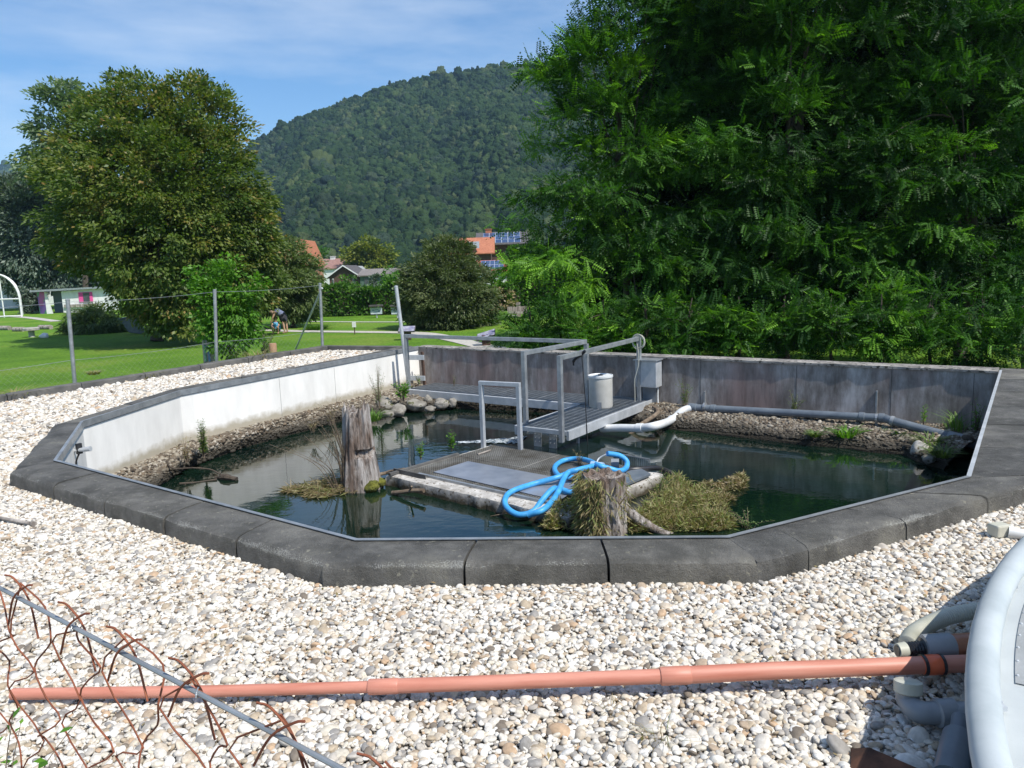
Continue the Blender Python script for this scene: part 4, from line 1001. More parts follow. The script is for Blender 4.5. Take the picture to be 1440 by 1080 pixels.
# floating dead plants left of stump
def mat_of_stalks(name, label, cat, quads, n, mat, h, ll, lw, seed, group=None, lift=.0, up=.35):
    r = np.random.default_rng(seed); C_ = []; Q = quads
    for k in range(n):
        (px, py, rx, ry, hh) = Q[r.integers(len(Q))]; a = r.random()*TWO; q = r.random()**.6
        p = at(px+rx*q*math.cos(a), py+ry*q*math.sin(a), WZ); z = hh*(1-q**2)*r.random()**.7
        C_.append((p.x, p.y, WZ+.01+z))
    C_ = np.array(C_); D_ = r.normal(size=(n, 3)); D_[:, 2] = abs(D_[:, 2])*up; N_ = r.normal(size=(n, 3))+np.array([0, 0, .8])
    S_ = .5+r.random(n); co, fs = leafset(C_, D_, N_, S_, quadleaf(ll, lw)); o = npmesh(name, co, None, fs, mat, None, np.repeat(r.random(n), 4)); return tag(o, label, cat, group)
mat_of_stalks('dead_reeds', 'raft of brown dead stalks floating left of the tall stump', 'dead plants', [(470, 682, 28, 7, .06), (440, 688, 28, 5, .04), (490, 686, 20, 9, .10), (450, 696, 20, 5, .03), (415, 690, 14, 3, .01)], 2600, L['dry'], .1, .11, .008, 61, up=.1)
# driftwood
def wood(name, label, pts, r, mat='deadwood', tw=None):
    m = MB().tube(spline(pts, 5), r, 8)
    for q in tw or []: m.tube(spline(q, 4), r*.45 if not isinstance(r, list) else .012, 6)
    o = m.build(name, G[mat], smooth=True); return tag(o, label, 'driftwood')
wood('driftwood', 'forked driftwood branch sticking out of the water in front of the platform', [at(552, 693, WZ+.02), at(565, 692, WZ+.05), at(580, 690, WZ+.08), at(596, 690, WZ+.10)], .022, 'twig', [[at(575, 691, WZ+.06), at(577, 688, WZ+.10), at(579, 684, WZ+.16)], [at(556, 693, WZ+.02), at(566, 700, WZ-.02), at(575, 704, WZ-.08)]])
wood('driftwood', 'long curved dark branch lying from the white wall into the water', [at(237, 640, -.5), at(236, 652, -.5), at(246, 659, -.55), at(270, 658, -.6), at(295, 660, -.63), at(310, 667, -.66)], .010, 'bark')
wood('driftwood', 'thick dark end of driftwood floating by the left bank', [at(303, 672, WZ), at(318, 671, WZ+.03), at(333, 674, WZ+.01)], [.02]*3+[.04]*4+[.03]*4, 'bark', [[at(305, 674, WZ+.01), at(280, 678, WZ), at(252, 680, WZ+.03)]])
wood('driftwood', 'crooked thin twig rising from the water left of the blue hose loop', [at(690, 728, WZ-.05), at(688, 712, WZ+.02), at(687, 705, WZ+.05)], .012, 'twig', [[at(690, 726, WZ), at(700, 724, WZ+.02), at(712, 722, WZ+.03)]])
# short stump with roots in front right
S2 = at(852, 752, WZ); k2 = S2.y/F
st2 = stump('tree_stump', 'short broad tree stump overgrown with dry grass beside the near rim', (S2.x, S2.y+.15, WZ), 35*k2, 31*k2, 84*k2, 8, jag=.045)
MB().tube(spline([V((S2.x+.12, S2.y+.1, WZ+.34)), V((S2.x+.24, S2.y+.06, WZ+.16)), V((S2.x+.40, S2.y+.02, WZ+.05)), V((S2.x+.62, S2.y-.02, WZ-.05))], 6), [.035]*6+[.045]*6+[.035]*6+[.02], 10).build('root', G['stumpwood'], st2, smooth=True)
if 0: MB().tube(spline([V((S2.x+.06, S2.y-.06, WZ+.2)), V((S2.x+.12, S2.y-.12, WZ+.06)), V((S2.x+.3, S2.y-.16, WZ-.02))], 6), .045, 10).build('root', G['deadwood'], st2, smooth=True)
rs = np.random.default_rng(9); n = 5200; a = rs.random(n)*TWO; h_ = rs.random(n)**1.1*88*k2
rr_ = (36-4*h_/(88*k2))*k2*(1.0+.24*rs.random(n)); C_ = np.stack([S2.x+rr_*np.cos(a), S2.y+.15+rr_*np.sin(a), WZ+h_], 1)
keep = (np.cos(a) < -.05) | (rs.random(n) < .10); C_ = C_[keep]; n = len(C_)
D_ = rs.normal(size=(n, 3)); D_[:, 2] = -abs(D_[:, 2])*.3-.9; D_[:, :2] += np.stack([np.cos(a[keep]), np.sin(a[keep])], 1)*.6
co, fs = leafset(C_, D_, rs.normal(size=(n, 3)), .5+rs.random(n), quadleaf(.075, .009)); tn = np.repeat(rs.random(n), 4)
npmesh('dry_grass', co, None, fs, L['drymix'], st2, tn)
mat_of_stalks('herb_mound', 'large half dry mound of herbs growing right of the short stump', 'shrub', [(945, 722, 44, 20, .25), (985, 722, 40, 20, .24), (925, 735, 28, 12, .16), (1000, 740, 34, 9, .12), (960, 742, 60, 8, .10), (950, 700, 30, 14, .22), (900, 745, 20, 6, .15)], 12500, L['drymix'], .2, .065, .0075, 62, up=.9)
mat_of_stalks('herb_mound', 'reddish dry branch of herbs reaching out over the dark water', 'shrub', [(1000, 692, 26, 6, .10), (1030, 685, 18, 7, .10), (1010, 703, 22, 4, .05), (1042, 678, 8, 6, .08)], 2200, L['dry'], .2, .05, .010, 63, up=.7)
mat_of_stalks('herb_mound', 'tuft of pale herbs left of the short stump above the near rim', 'shrub', [(790, 735, 22, 12, .20), (812, 728, 18, 14, .24), (778, 742, 14, 6, .12)], 2600, L['drymix'], .2, .055, .011, 64, up=.9)
herb('green_sprig', 'fresh green sprigs rising at the stump right of the concrete rim', 'plant', at(925, 705, WZ+.02), .34, 12, .22, L['weed'], ll=.03, lw=.013, perst=30, seed=65)
herb('green_sprig', 'thin green sprigs floating right of the large herb mound', 'plant', at(1052, 742, WZ), .16, 9, .28, L['weed'], ll=.03, lw=.013, perst=20, seed=66)
herb('dry_herb', 'dry sprig on the grating just behind the short stump', 'plant', at(815, 655, gz), .18, 7, .12, L['dry'], ll=.03, lw=.010, perst=18, seed=67)

# lamp bracket on the white wall
lp0 = pl(104, 634, I[7], V(((I[8]-I[7]).y, -(I[8]-I[7]).x, 0)).normalized())
lb = thing('wall_lamp', 'small white lamp arm with black cable on the white wall at the left', 'lamp', lp0)
q0, q1 = lp0, lp0+V((.17, -.02, .02))
MB().tube([q0, q1], [.016, .024], 12).build('lamp_head', G['galv_pale'], lb, smooth=True)
MB().beam(q0+V((.05, 0, -.03)), q0+V((.05, 0, .07)), .05, .03).build('clamp', G['black'], lb, bevel=.003)
MB().tube(spline([q0+V((.05, 0, -.02)), q0+V((.02, -.02, -.10)), q0+V((.0, 0, -.2)), q0+V((.02, 0, -.32))], 5), .008, 6).build('cable', G['black'], lb)

# ------------------------------------------------------------------ foreground pipes
def lv_(px, py, z): return at(px, py, z)
pr = .036
op = thing('orange_pipe', 'long faded orange drain pipe lying across the pebbles in the foreground', 'pipe', at(720, 962, GZ))
zc = GZ+.085
cent = [at(-40, 976, GZ+.04), at(18, 976, GZ+.04), at(300, 972, GZ+.05), at(520, 966, GZ+.06), at(930, 951, GZ+.075), at(1090, 943, zc), at(1390, 932, zc+.01)]
for a, b in ((1, 3), (3, 4), (4, 6)):
    pts = cent[a:b+1]; MB().tube(pts, pr*(.58, .72, .84)[(1, 3, 4).index(a)], 20).build('pipe_section', G['orange'], op, smooth=True)
cl = MB()
for i in (3, 4):
    e = (cent[i+1]-cent[i]).normalized(); k9 = (.72, .84)[i-3]; cl.tube([cent[i]-e*.004, cent[i], cent[i]+e*.10, cent[i]+e*.104], [pr*k9, pr*k9*1.07, pr*k9*1.07, pr*k9], 20)
cl.build_each('socket', G['orange'], op, smooth=True)
e = (cent[6]-cent[5]).normalized(); s0 = cent[5]+(at(1296, 936, zc)-cent[5]).project(e)
so_ = MB().tube([s0-e*.006, s0, s0+e*.062, s0+e*.068], [pr*.84, pr*.98, pr*.98, pr*.84], 20).build('collar', G['orange_new'], op, smooth=True)
MB().tube([s0-e*.004, s0+e*.006], pr*1.04, 20).tube([s0+e*.058, s0+e*.068], pr*1.04, 20).build_each('seal_ring', G['black'], op, smooth=True)
rz_ = GZ+.10
r0_ = at(1262, 915, rz_); r1_ = at(1300, 912, rz_); r2_ = at(1337, 909, rz_+.01); r3_ = at(1400, 905, rz_+.01)
rd = thing('pipe_reducer', 'short grey reducer pipe with black taped nozzle behind the orange pipe', 'pipe', r1_)
MB().tube([r0_, r0_.lerp(r1_, .3)], [.026, .030], 16).build('nozzle', G['cream'], rd, smooth=True)
n_ = 14; pts = [r0_.lerp(r1_, .2+.8*k/n_) for k in range(n_+1)]; MB().tube(pts, [.024+.005*(k % 2) for k in range(n_)]+[.045], 16).build('taped_neck', G['black'], rd, smooth=True)
MB().tube([r0_-V((.001, 0, 0)), r0_-V((.003, 0, 0))], .020, 16).build('bore_dark_disc', G['black'], rd)  # solid black disc painting the dark inside of the open nozzle
MB().tube([r1_-V((.004, 0, 0)), r1_, r2_, r2_+V((.004, 0, 0))], [.040, .050, .050, .044], 24).build('sleeve', G['plastic_grey'], rd, smooth=True)
MB().tube([r2_, r3_], .044, 20).build('pipe_stub', rough_mat('brown orange pipe', (.30, .12, .07), (.36, .16, .09), 5, .35), rd, smooth=True)
# ribbed hose
pts = spline([at(1276, 905, GZ+.05), at(1284, 892, GZ+.06), at(1310, 876, GZ+.07), at(1345, 864, GZ+.08), at(1400, 855, GZ+.08)], 26)
o = MB().tube(pts, [.030+.0035*(k % 2) for k in range(len(pts))], 16).build('ribbed_hose', G['cream'], smooth=True); tag(o, 'cream ribbed hose curving behind the grey reducer', 'hose')
# grey elbow
el = thing('pipe_elbow', 'grey plastic elbow with its open end up, below the orange pipe', 'pipe', at(1290, 1000, GZ))
u0 = at(1277, 958, GZ+.13); u1 = at(1277, 985, GZ+.07); u2 = at(1290, 1000, GZ+.06); u3 = at(1320, 1003, GZ+.06); u4 = at(1375, 1003, GZ+.07)
cv = spline([u0, u0.lerp(u1, .6), u1, u2, u3, u4], 8)
MB().tube(cv, .036, 20).build('elbow', G['plastic_grey'], el, smooth=True)
ud = (u1-u0).normalized(); MB().tube([u0-ud*.004, u0, u0+ud*.035, u0+ud*.04], [.036, .044, .044, .037], 20).build('mouth', G['cream'], el, smooth=True)
MB().tube([u3-V((.01, 0, 0)), u3-V((.006, 0, 0)), u3+V((.05, 0, 0)), u3+V((.055, 0, 0))], [.038, .045, .045, .038], 20).build('socket', G['plastic_grey'], el, smooth=True)
e0, e1, e2_ = at(1352, 1010, GZ+.09), at(1348, 1040, GZ+.06), at(1335, 1095, GZ+.03)
o = MB().tube([e0, e1], .028, 16).tube([e1-(e1-e0)*.1, e2_], .046, 16).build('dark_pipe', G['plastic_dark'], smooth=True); tag(o, 'dark slate pipe running down from the grey elbow into the tank shade', 'pipe')
# rusty plate
q = [at(1196, 1052, GZ+.02), at(1222, 1050, GZ+.05), at(1315, 1090, GZ+.05), at(1290, 1120, GZ+.02), at(1195, 1110, GZ)]
o = MB().hexa([p-V((0, 0, .12)) for p in reversed(q)][::-1], q).build('rusty_plate', G['rust_dark'], bevel=.003); tag(o, 'rusty brown steel plate lying in the shade of the tank', 'plate')
# clamp by the coping and pebble-stick
cpz = at(1405, 745, GZ+.04); ck = thing('hose_clamp', 'beige plastic clamp and white cap lying on pebbles near the tank', 'clamp', cpz)
MB().box(cpz, (.045, .01, 0), (-.01, .035, 0), (0, 0, .035)).build('body', G['cream'], ck, bevel=.01)
MB().tube([at(1418, 748, GZ+.035), at(1440, 752, GZ+.03)], [.035, .028], 14).build('cap', G['plastic_white'], ck, smooth=True)
o = MB().tube(spline([at(-20, 725, GZ+.01), at(15, 731, GZ+.025), at(48, 737, GZ+.02)], 5), [.012]*10+[.02], 8).build('stick', G['deadwood'], smooth=True); tag(o, 'grey stick lying on the pebbles at the left edge', 'stick')

# ------------------------------------------------------------------ tank
TZ = .53
t1, t2, t3 = at(1440, 745, TZ), at(1360, 900, TZ), at(1372, 1080, TZ)
def circ(a, b, c):
    ax, ay, bx_, by, cx2, cy2 = a.x, a.y, b.x, b.y, c.x, c.y; d = 2*(ax*(by-cy2)+bx_*(cy2-ay)+cx2*(ay-by))
    ux = ((ax**2+ay**2)*(by-cy2)+(bx_**2+by**2)*(cy2-ay)+(cx2**2+cy2**2)*(ay-by))/d; uy = ((ax**2+ay**2)*(cx2-bx_)+(bx_**2+by**2)*(ax-cx2)+(cx2**2+cy2**2)*(bx_-ax))/d
    return V((ux, uy, 0)), math.hypot(ax-ux, ay-uy)
tc_, tr_ = circ(t1, t2, t3); print('tank', tc_, tr_)
tk = thing('fish_tank', 'big round pale grey tank with thick rolled lip at the right edge', 'tank', (tc_.x, tc_.y, GZ))
NT = 160
MB().lathe((tc_.x, tc_.y, 0), [(tr_-.05, GZ-.05), (tr_-.05, TZ-.04)], NT, cap=False).build('shell', G['tank'], tk, smooth=True)
pf_ = [(tr_-.042+.042*math.cos(a), TZ-.036+.036*math.sin(a)) for a in np.linspace(0, TWO, 15)[:-1]]
m = MB(); m.lathe((tc_.x, tc_.y, 0), pf_+[pf_[0]], NT, cap=False).build('lip', G['tank'], tk, smooth=True)
cvr = MB().lathe((tc_.x, tc_.y, 0), [(tr_-.055, TZ-.056), (tr_*.5, TZ-.02), (.01, TZ)], NT, cap=False).build('cover', G['tank_cover'], tk, smooth=True)
def tp(px, py): return at(px, py, TZ-.05)
ra_ = math.atan2(tp(1412, 880).y-tc_.y, tp(1412, 880).x-tc_.x)
a0 = math.atan2(tp(1420, 822).y-tc_.y, tp(1420, 822).x-tc_.x); a1 = math.atan2(tp(1405, 955).y-tc_.y, tp(1405, 955).x-tc_.x)
def tpol(r_, a, z): return (tc_.x+r_*math.cos(a), tc_.y+r_*math.sin(a), z)
m = MB(); N_ = 10; rows = []
def cz_(r_): return TZ-.055+(tr_-.10-r_)/(tr_*.5)*.035
for k in range(N_+1):
    a = a0+(a1-a0)*k/N_
    for r_ in (tr_-.12, tr_-.17): rows += [tpol(r_, a, cz_(r_)+.004)]
m.add(rows, [(2*k, 2*k+1, 2*k+3, 2*k+2) for k in range(N_)]).build('riveted_strip', rough_mat('strip', (.34, .35, .34), (.42, .43, .42), 8, .5, .3), cvr)
rv = MB()
for k in range(8):
    a = a0+(a1-a0)*(k+.5)/8
    for r_ in (tr_-.126, tr_-.164): c = V(tpol(r_, a, cz_(r_)+.004)); rv.lathe(c, [(.0045, 0), (.004, .003), (.0005, .005)], 8)
rv.build_each('rivet', G['galv_pale'], cvr)
for px, py in ((1424, 828), (1407, 1000)):
    c = tp(px, py)+V((0, 0, .01)); MB().box(c, (.012, 0, 0), (0, .009, 0), (0, 0, .006)).tube([c, c+V((0, 0, .018))], .004, 8).build('fastener', G['galv_pale'], cvr)

# ------------------------------------------------------------------ near fence: rusty chain link hanging under a steel wire
w0 = dp(-30, 811, 1.34); w1 = dp(500, 1092, .80)
nf_t = thing('chain_link_fence', 'rusty chain link fence sagging from a grey tension wire, close by', 'fence', w0-V((0, 0, .9)))
wdir = (w1-w0).normalized(); wl = (w1-w0).length
MB().tube([w0-wdir*.5, w1+wdir*.4], .0036, 8).build('tension_wire', G['galv'], nf_t, smooth=True)
m = MB(); pitch = .165; rn = random.Random(4)
fnv = wdir.cross(V((0, 0, 1))).normalized(); dn = V((0, 0, -1))
def fp(s, t, o=0): return w0+wdir*s+dn*t+fnv*o
ncol = int((wl+.6)/pitch)+2; jit = {}
def J(i, j):
    if (i, j) not in jit: jit[(i, j)] = (rn.gauss(0, .013), rn.gauss(0, .012), rn.gauss(0, .012))
    return jit[(i, j)]
for i in range(-3, ncol):
    for sg in (0,):
        pts = []
        for j in range(0, 11):
            s = (i+.5*(j % 2))*pitch; t_ = j*.075-.022; dj = J(i*2+(j % 2), j)
            side = .004 if j % 2 else -.004
            if j > 0:   # rounded knuckles and bowed strands
                a, b = prev, (s+dj[0], t_+dj[1], side)
                bow = rn.gauss(0, .014)
                pts.append(fp((a[0]+b[0])/2+bow, (a[1]+b[1])/2, dj[2]))
            prev = (s+dj[0], t_+dj[1], side); pts.append(fp(*prev))
        m.tube(spline(pts, 3), .0016, 5)
        # the mirrored strand
        pts = []
        for j in range(0, 11):
            s = (i-.5*(j % 2)+.02)*pitch; dj = J(i*2-(j % 2), j); pts.append(fp(s+dj[0], j*.075-.022+dj[1]+.006, .004 if j % 2 else -.002))
        m.tube(spline(pts, 3), .0015, 5)
    s = i*pitch+J(i*2, 0)[0]; m.tube(spline([fp(s-.06, .065), fp(s-.01, .0, .006), fp(s+.03, -.03, 0), fp(s+.045, -.035, -.004)], 4), .0019, 5).tube(spline([fp(s+.05, .06), fp(s+.02, -.0, -.006), fp(s-.012, -.034, 0), fp(s-.035, -.036, .004)], 4), .0018, 5)
m.build('mesh', G['rust'], nf_t)
m = MB()
for i in range(-2, ncol, 2):
    s = i*pitch+.01; m.tube(spline([fp(s+.0+.006*math.cos(a), .006*math.sin(a), .007*math.sin(a+1.5)) for a in np.linspace(0, 12, 12)], 2), .0012, 5)
m.build_each('tie_wire', G['galv'], nf_t)
herb('climbing_weed', 'fresh green shoots climbing in the near rusty fence', 'plant', dp(60, 1100, 1.02)-V((.06, 0, .12)), .26, 5, .10, L['fresh'], ll=.030, lw=.016, perst=9, seed=70, srad=.0015, side=.1, lean=(.06, 0))
herb('climbing_weed', 'small green leaves at the left edge of the near rusty fence', 'plant', dp(-10, 1085, 1.1)-V((0.02, 0, .1)), .26, 4, .05, L['fresh'], ll=.026, lw=.015, perst=9, seed=71, srad=.0015, side=.1)
for i, (px, py, s) in enumerate([(930, 1040, .10), (860, 1000, .06), (330, 995, .07), (780, 860, .03)]):
    grass_tuft('dry_sprig', ['reddish dry sprig among pebbles at the bottom middle', 'tiny dry sprig among pebbles below the orange pipe', 'dry sprig under the left part of the orange pipe', 'tiny stalk among the pebbles in front of the rim'][i], 'plant', at(px, py, GZ), s, s*1.1, 26, L['dry'], 80+i, None, width=.0015)
for i, (px, py, s, lb_) in enumerate([(22, 560, .32, 'yellow dry grass at the far left kerb'), (205, 532, .28, 'small dry grass tuft at the kerb near the first fence post'), (298, 517, .20, 'green yellow tuft at the kerb left of the sapling'), (362, 506, .42, 'largest straw coloured tuft on the kerb beside the sapling'), (132, 525, .16, 'thin dry stalks at the foot of the left fence post')]):
    grass_tuft('grass_tuft', lb_, 'grass', at(px, py, GZ), s, s*.6, 150, L['drymix'], 90+i, None, width=.006)

# ------------------------------------------------------------------ kerb fence
FP = [((112, 533), (95, 422)), ((311, 504), (302, 408)), ((461, 486), (450, 399))]
fbs, ftp = [], []
lab = ['thin grey steel fence post nearest the left edge', 'grey steel fence post half hidden in the green sapling', 'grey steel corner fence post with a diagonal brace']
for i, (b_, t_) in enumerate(FP):
    p = at(*b_, GZ+.10); p = p+kn*.16; p.z = lawnz(p.x, p.y)-.1; q = dp(t_[0], t_[1], p.y); fbs.append(p); ftp.append(q)
    o = MB().tube([p, q], .030, 12).lathe(q, [(.033, -.008), (.033, .01), (.008, .016)], 12).build('fence_post', G['galv'], smooth=True); tag(o, lab[i], 'post', None)
o = MB().tube([at(412, 489, GZ)+V((0, .2, -.05)), dp(453, 405, ftp[2].y-.03)], .019, 10).build('brace', G['galv_pale'], smooth=True); tag(o, 'thin diagonal brace leaning on the corner fence post', 'brace')
def sag(a, b, s=.05, n=10): return [a.lerp(b, k/n)-V((0, 0, s*4*(k/n)*(1-k/n))) for k in range(n+1)]
left_end_b = fbs[0]-(fbs[1]-fbs[0]).normalized()*4.5; left_end_t = ftp[0]-(ftp[1]-ftp[0]).normalized()*4.5
fn = thing('wire_fence', 'slack wire fence with chain link along the grassy side of the kerb', 'fence', fbs[0])
seq_t = [left_end_t]+[t-V((0, 0, .03)) for t in ftp]; seq_b = [left_end_b]+fbs
for i in range(3):
    MB().tube(sag(seq_t[i], seq_t[i+1], .03), .0028, 6).build('top_wire', G['galv'], fn)
    ma, mb = seq_b[i].lerp(seq_t[i], .42), seq_b[i+1].lerp(seq_t[i+1], .42)
    MB().tube(sag(ma, mb, .03), .0028, 6).build('middle_wire', G['galv'], fn)
m = MB()
for i in range(3):
    A_, B_ = seq_b[i], seq_b[i+1]; L_ = (B_-A_).length; n_ = int(L_/.09)
    for k in range(n_):
        for sg in (1, -1):
            pr_ = None
            a = A_.lerp(B_, k/n_)+V((0, 0, .05)); pts = []
            for j in range(14):
                u = (k+.5+sg*(.5 if j % 2 else 0))/n_; u = min(max(u, 0), 1); p = A_.lerp(B_, u)+V((0, 0, .05+j*.045)); pts.append(p)
            for a, b in zip(pts[:-1], pts[1:]):
                e = V((0, 0, .0009)); m.add([a-e, b-e, b+e, a+e], [(0, 1, 2, 3)])
m.build('mesh', G['galv'], fn)

# ------------------------------------------------------------------ paths
def strip_path(name, pts, w_, mat=G['path']):
    rows = []
    P = spline(pts, 6)
    for i, p in enumerate(P):
        d = (P[min(i+1, len(P)-1)]-P[max(i-1, 0)]); d.z = 0; d.normalize(); n_ = V((-d.y, d.x, 0))*w_/2
        for s in (1, -1): q = p+n_*s; rows.append((q.x, q.y, lawnz(q.x, q.y)+.02))
    o = MB().add(rows, [(2*i, 2*i+1, 2*i+3, 2*i+2) for i in range(len(P)-1)]).build(name, mat); return tag(o, None, None, None, 'structure')
strip_path('footpath', [gl(340, 463), gl(420, 466), gl(500, 467), gl(590, 469), gl(640, 478), gl(700, 491), gl(700, 491)+V((1.6, -1.2, 0))], .9)
strip_path('footpath', [gl(400, 452), gl(500, 453), gl(570, 453)], .45)
strip_path('footpath', [gl(640, 447), gl(700, 445), gl(730, 444)], .5)
strip_path('footpath', [gl(-20, 446), gl(30, 446), gl(80, 452)], .8)

# ------------------------------------------------------------------ trees
LF = quadleaf
def B_(py_base, px): return gl(px, py_base)
# cherry
cb = gl(222, 480); D0 = cb.y
bl = pxb(D0, [(205, 175, 62, 0), (150, 185, 55, 1), (265, 165, 55, 0), (110, 240, 52, 0), (180, 260, 85, -2), (270, 250, 85, -1), (320, 220, 30, 1), (130, 320, 68, -1.5), (230, 340, 90, -2.5), (320, 320, 62, -1), (350, 300, 36, 0), (345, 370, 45, -.5), (200, 400, 40, -3), (235, 435, 34, -3, .8), (345, 425, 34, -1, .8), (375, 400, 24, 0), (365, 340, 30, 0), (300, 400, 50, -2), (260, 452, 28, -3.5, .7), (108, 355, 32, 0), (290, 140, 30, 1), (180, 130, 25, 0), (330, 170, 18, .5), (225, 440, 36, -2, .7), (215, 285, 110, 2)])
tree('cherry_tree', 'largest broad green cherry tree with reddish tinged leaves on the left lawn', 'tree', cb, (dp(215, 260, D0)), .28, bl, L['cherry'], 26, 62, .58, LF(.19, .10), 11, nt=24, flat=.55)
D1 = gl(75, 441).y+9; tb = V((dp(120, 440, D1).x, D1, LZ))
tree('poplar_tree', 'silvery tree crown rising behind the left edge of the big cherry', 'tree', tb, dp(110, 200, D1), .3, pxb(D1, [(82, 130, 22, 0), (68, 185, 26, 0), (110, 150, 24, 0), (60, 235, 26, 0), (100, 220, 40, 2)]), L['silver'], 5, 80, 1.2, LF(.46, .25), 12, nt=12)
D1 = gl(75, 441).y+15; tb = V((dp(40, 440, D1).x, D1, LZ))
tree('willow_tree', 'dark blue grey willow behind the painted shed at the far left', 'tree', tb, dp(45, 300, D1), .3, pxb(D1, [(30, 290, 42, 0), (10, 330, 40, 0), (55, 330, 48, 0), (85, 370, 40, -1), (40, 375, 44, -1), (120, 390, 30, -1), (30, 265, 24, 0), (8, 290, 26, 0)]), L['bluegreen'], 5, 90, 1.4, LF(.5, .22), 13, nt=16)
tb = gl(412, 461); D1 = tb.y+1
tree('young_willow', 'light olive willow shrub standing behind the bending person', 'tree', tb, dp(400, 390, D1), .12, pxb(D1, [(400, 370, 38, 0), (375, 400, 36, -1), (420, 385, 30, 0), (408, 412, 38, -1), (385, 420, 24, -1), (430, 425, 20, 0), (358, 415, 26, 0), (422, 440, 14, 0)]), L['willow'], 30, 80, .5, LF(.24, .07), 14, nt=14, droop=.3)
tree('silver_willow', 'small silvery willow top beside the orange roof', 'tree', gl(425, 449), dp(425, 370, 46), .1, pxb(46, [(425, 355, 16, 0), (438, 375, 14, 0), (420, 385, 20, 0)]), L['silver'], 8, 50, .6, LF(.22, .08), 15, nt=6)
# sapling
sb = at(316, 503, GZ)+V((0, .22, 0)); sb.z = lawnz(sb.x, sb.y); D1 = sb.y
tree('sapling', 'bright fresh green sapling growing through the wire fence', 'tree', sb, dp(312, 400, D1), .035, pxb(D1, [(300, 390, 22, 0), (320, 375, 16, 0), (285, 400, 18, 0), (310, 420, 38, 0), (345, 420, 18, 0), (335, 450, 28, 0), (300, 460, 28, 0), (325, 480, 28, -.1), (350, 470, 18, 0), (275, 380, 8, 0), (360, 400, 12, 0)]), L['fresh'], 260, 28, .17, LF(.085, .048), 16, nt=20, inner=.2)
mat_pts = at(362, 492, GZ)+V((0, .5, 0))
herb('dry_shrub', 'pale half dry shrub at the foot of the sapling, beside the wooden block', 'shrub', V((mat_pts.x, mat_pts.y, lawnz(mat_pts.x, mat_pts.y))), .75, 26, .35, L['weed'], ll=.07, lw=.03, perst=22, seed=72)
# round bush
bb = gl(632, 460); D1 = bb.y
tree('round_bush', 'big dark olive round bush standing alone on the lawn', 'bush', bb, dp(632, 400, D1), .12, pxb(D1, [(630, 375, 42, 0), (600, 400, 36, -.5), (665, 400, 34, 0), (632, 415, 54, -1), (590, 430, 32, 0), (675, 430, 28, 0), (610, 350, 14, 0), (650, 355, 16, 0), (630, 440, 44, -.5), (600, 445, 22, -1, .6), (655, 447, 20, -1, .6)]), L['osier'], 42, 80, .42, LF(.20, .06), 17, nt=16)
# hedge row : many shrubs in one clipped mass, single plants not separable
hb = gl(500, 444)
def hedge(name, label, x0p, x1p, ytop, ybot, D1, mat, seed, th=1.6):
    r = np.random.default_rng(seed); a = dp(x0p, ybot, D1); b = dp(x1p, ybot, D1); zt = dp((x0p+x1p)/2, ytop, D1).z; zb = lawnz(a.x, a.y)
    w_ = (b-a).length; n = int(w_*(zt-zb+th)*150); C_ = np.zeros((n, 3)); C_[:, 0] = a.x+(b.x-a.x)*r.random(n); q = r.random(n)
    face = r.random(n) < (zt-zb)/(zt-zb+th)
    C_[:, 1] = np.where(face, D1-th/2+abs(r.normal(0, .18, n)), D1-th/2+th*r.random(n)); hh = zt+.22*np.sin(C_[:, 0]*1.1+seed)+.12*np.sin(C_[:, 0]*3.7)
    C_[:, 2] = np.where(face, zb+(hh-zb)*r.random(n), hh-abs(r.normal(0, .12, n)))
    C_[:, 1] += .22*np.sin(C_[:, 0]*2.1)*np.sin(C_[:, 2]*2.6)
    D_ = r.normal(size=(n, 3))+np.array([0, -.6, .3]); co, fs = leafset(C_, D_, r.normal(size=(n, 3))+np.array([0, -.3, .6]), .6+.8*r.random(n), LF(.26, .13))
    t = thing(name, label, 'hedge', ((a.x+b.x)/2, D1, zb)); npmesh('foliage', co, None, fs, mat, t, np.repeat(r.random(n), 4))
    MB().box(((a.x+b.x)/2, D1+.1, (zt+zb)/2-.15), (w_/2-.2, 0, 0), (0, th/2-.35, 0), (0, 0, (zt-zb)/2-.2)).build('branches', G['bark'], t)
    return t
hedge('hedge', 'long bright green hedge across the far lawn before the houses', 436, 600, 402, 444, hb.y+.5, L['hedge'], 3)
hedge('hedge', 'darker green hedge between the round bush and the bench', 655, 722, 396, 443, hb.y+.5, L['hedge'], 4)
hedge('hedge', 'low dark green hedge between greenhouse and painted shed', 30, 58, 408, 441, gl(75, 441).y+2, L['bluegreen'], 5, 1.2)
hedge('hedge', 'tall dark green hedge behind the robinia thicket and bench', 716, 1010, 345, 443, hb.y+6, L['hedge'], 6, 2.4)
hedge('hedge', 'tall shaded hedge far behind the middle of the robinia thicket', 1005, 1500, 330, 440, hb.y+8, L['hedge'], 7, 2.4)
tree('yellow_tree', 'round yellow green tree rising behind the low houses', 'tree', V((dp(518, 400, 150).x, 150, LZ)), dp(518, 370, 150), .35, pxb(150, [(518, 352, 20, 0), (500, 360, 18, 0), (538, 358, 16, 0), (520, 372, 28, 0), (545, 378, 12, 0), (497, 375, 12, 0)]), L['yellow'], 3, 70, 1.2, LF(.55, .33), 18, nt=8)
tree('round_tree', 'small dark green tree at the left end of the pinkish roof', 'tree', V((dp(450, 400, 170).x, 170, LZ)), dp(450, 370, 170), .3, pxb(170, [(450, 360, 13, 0), (440, 370, 13, 0)]), L['hedge'], 3, 60, 1.2, LF(.5, .33), 19, nt=5)
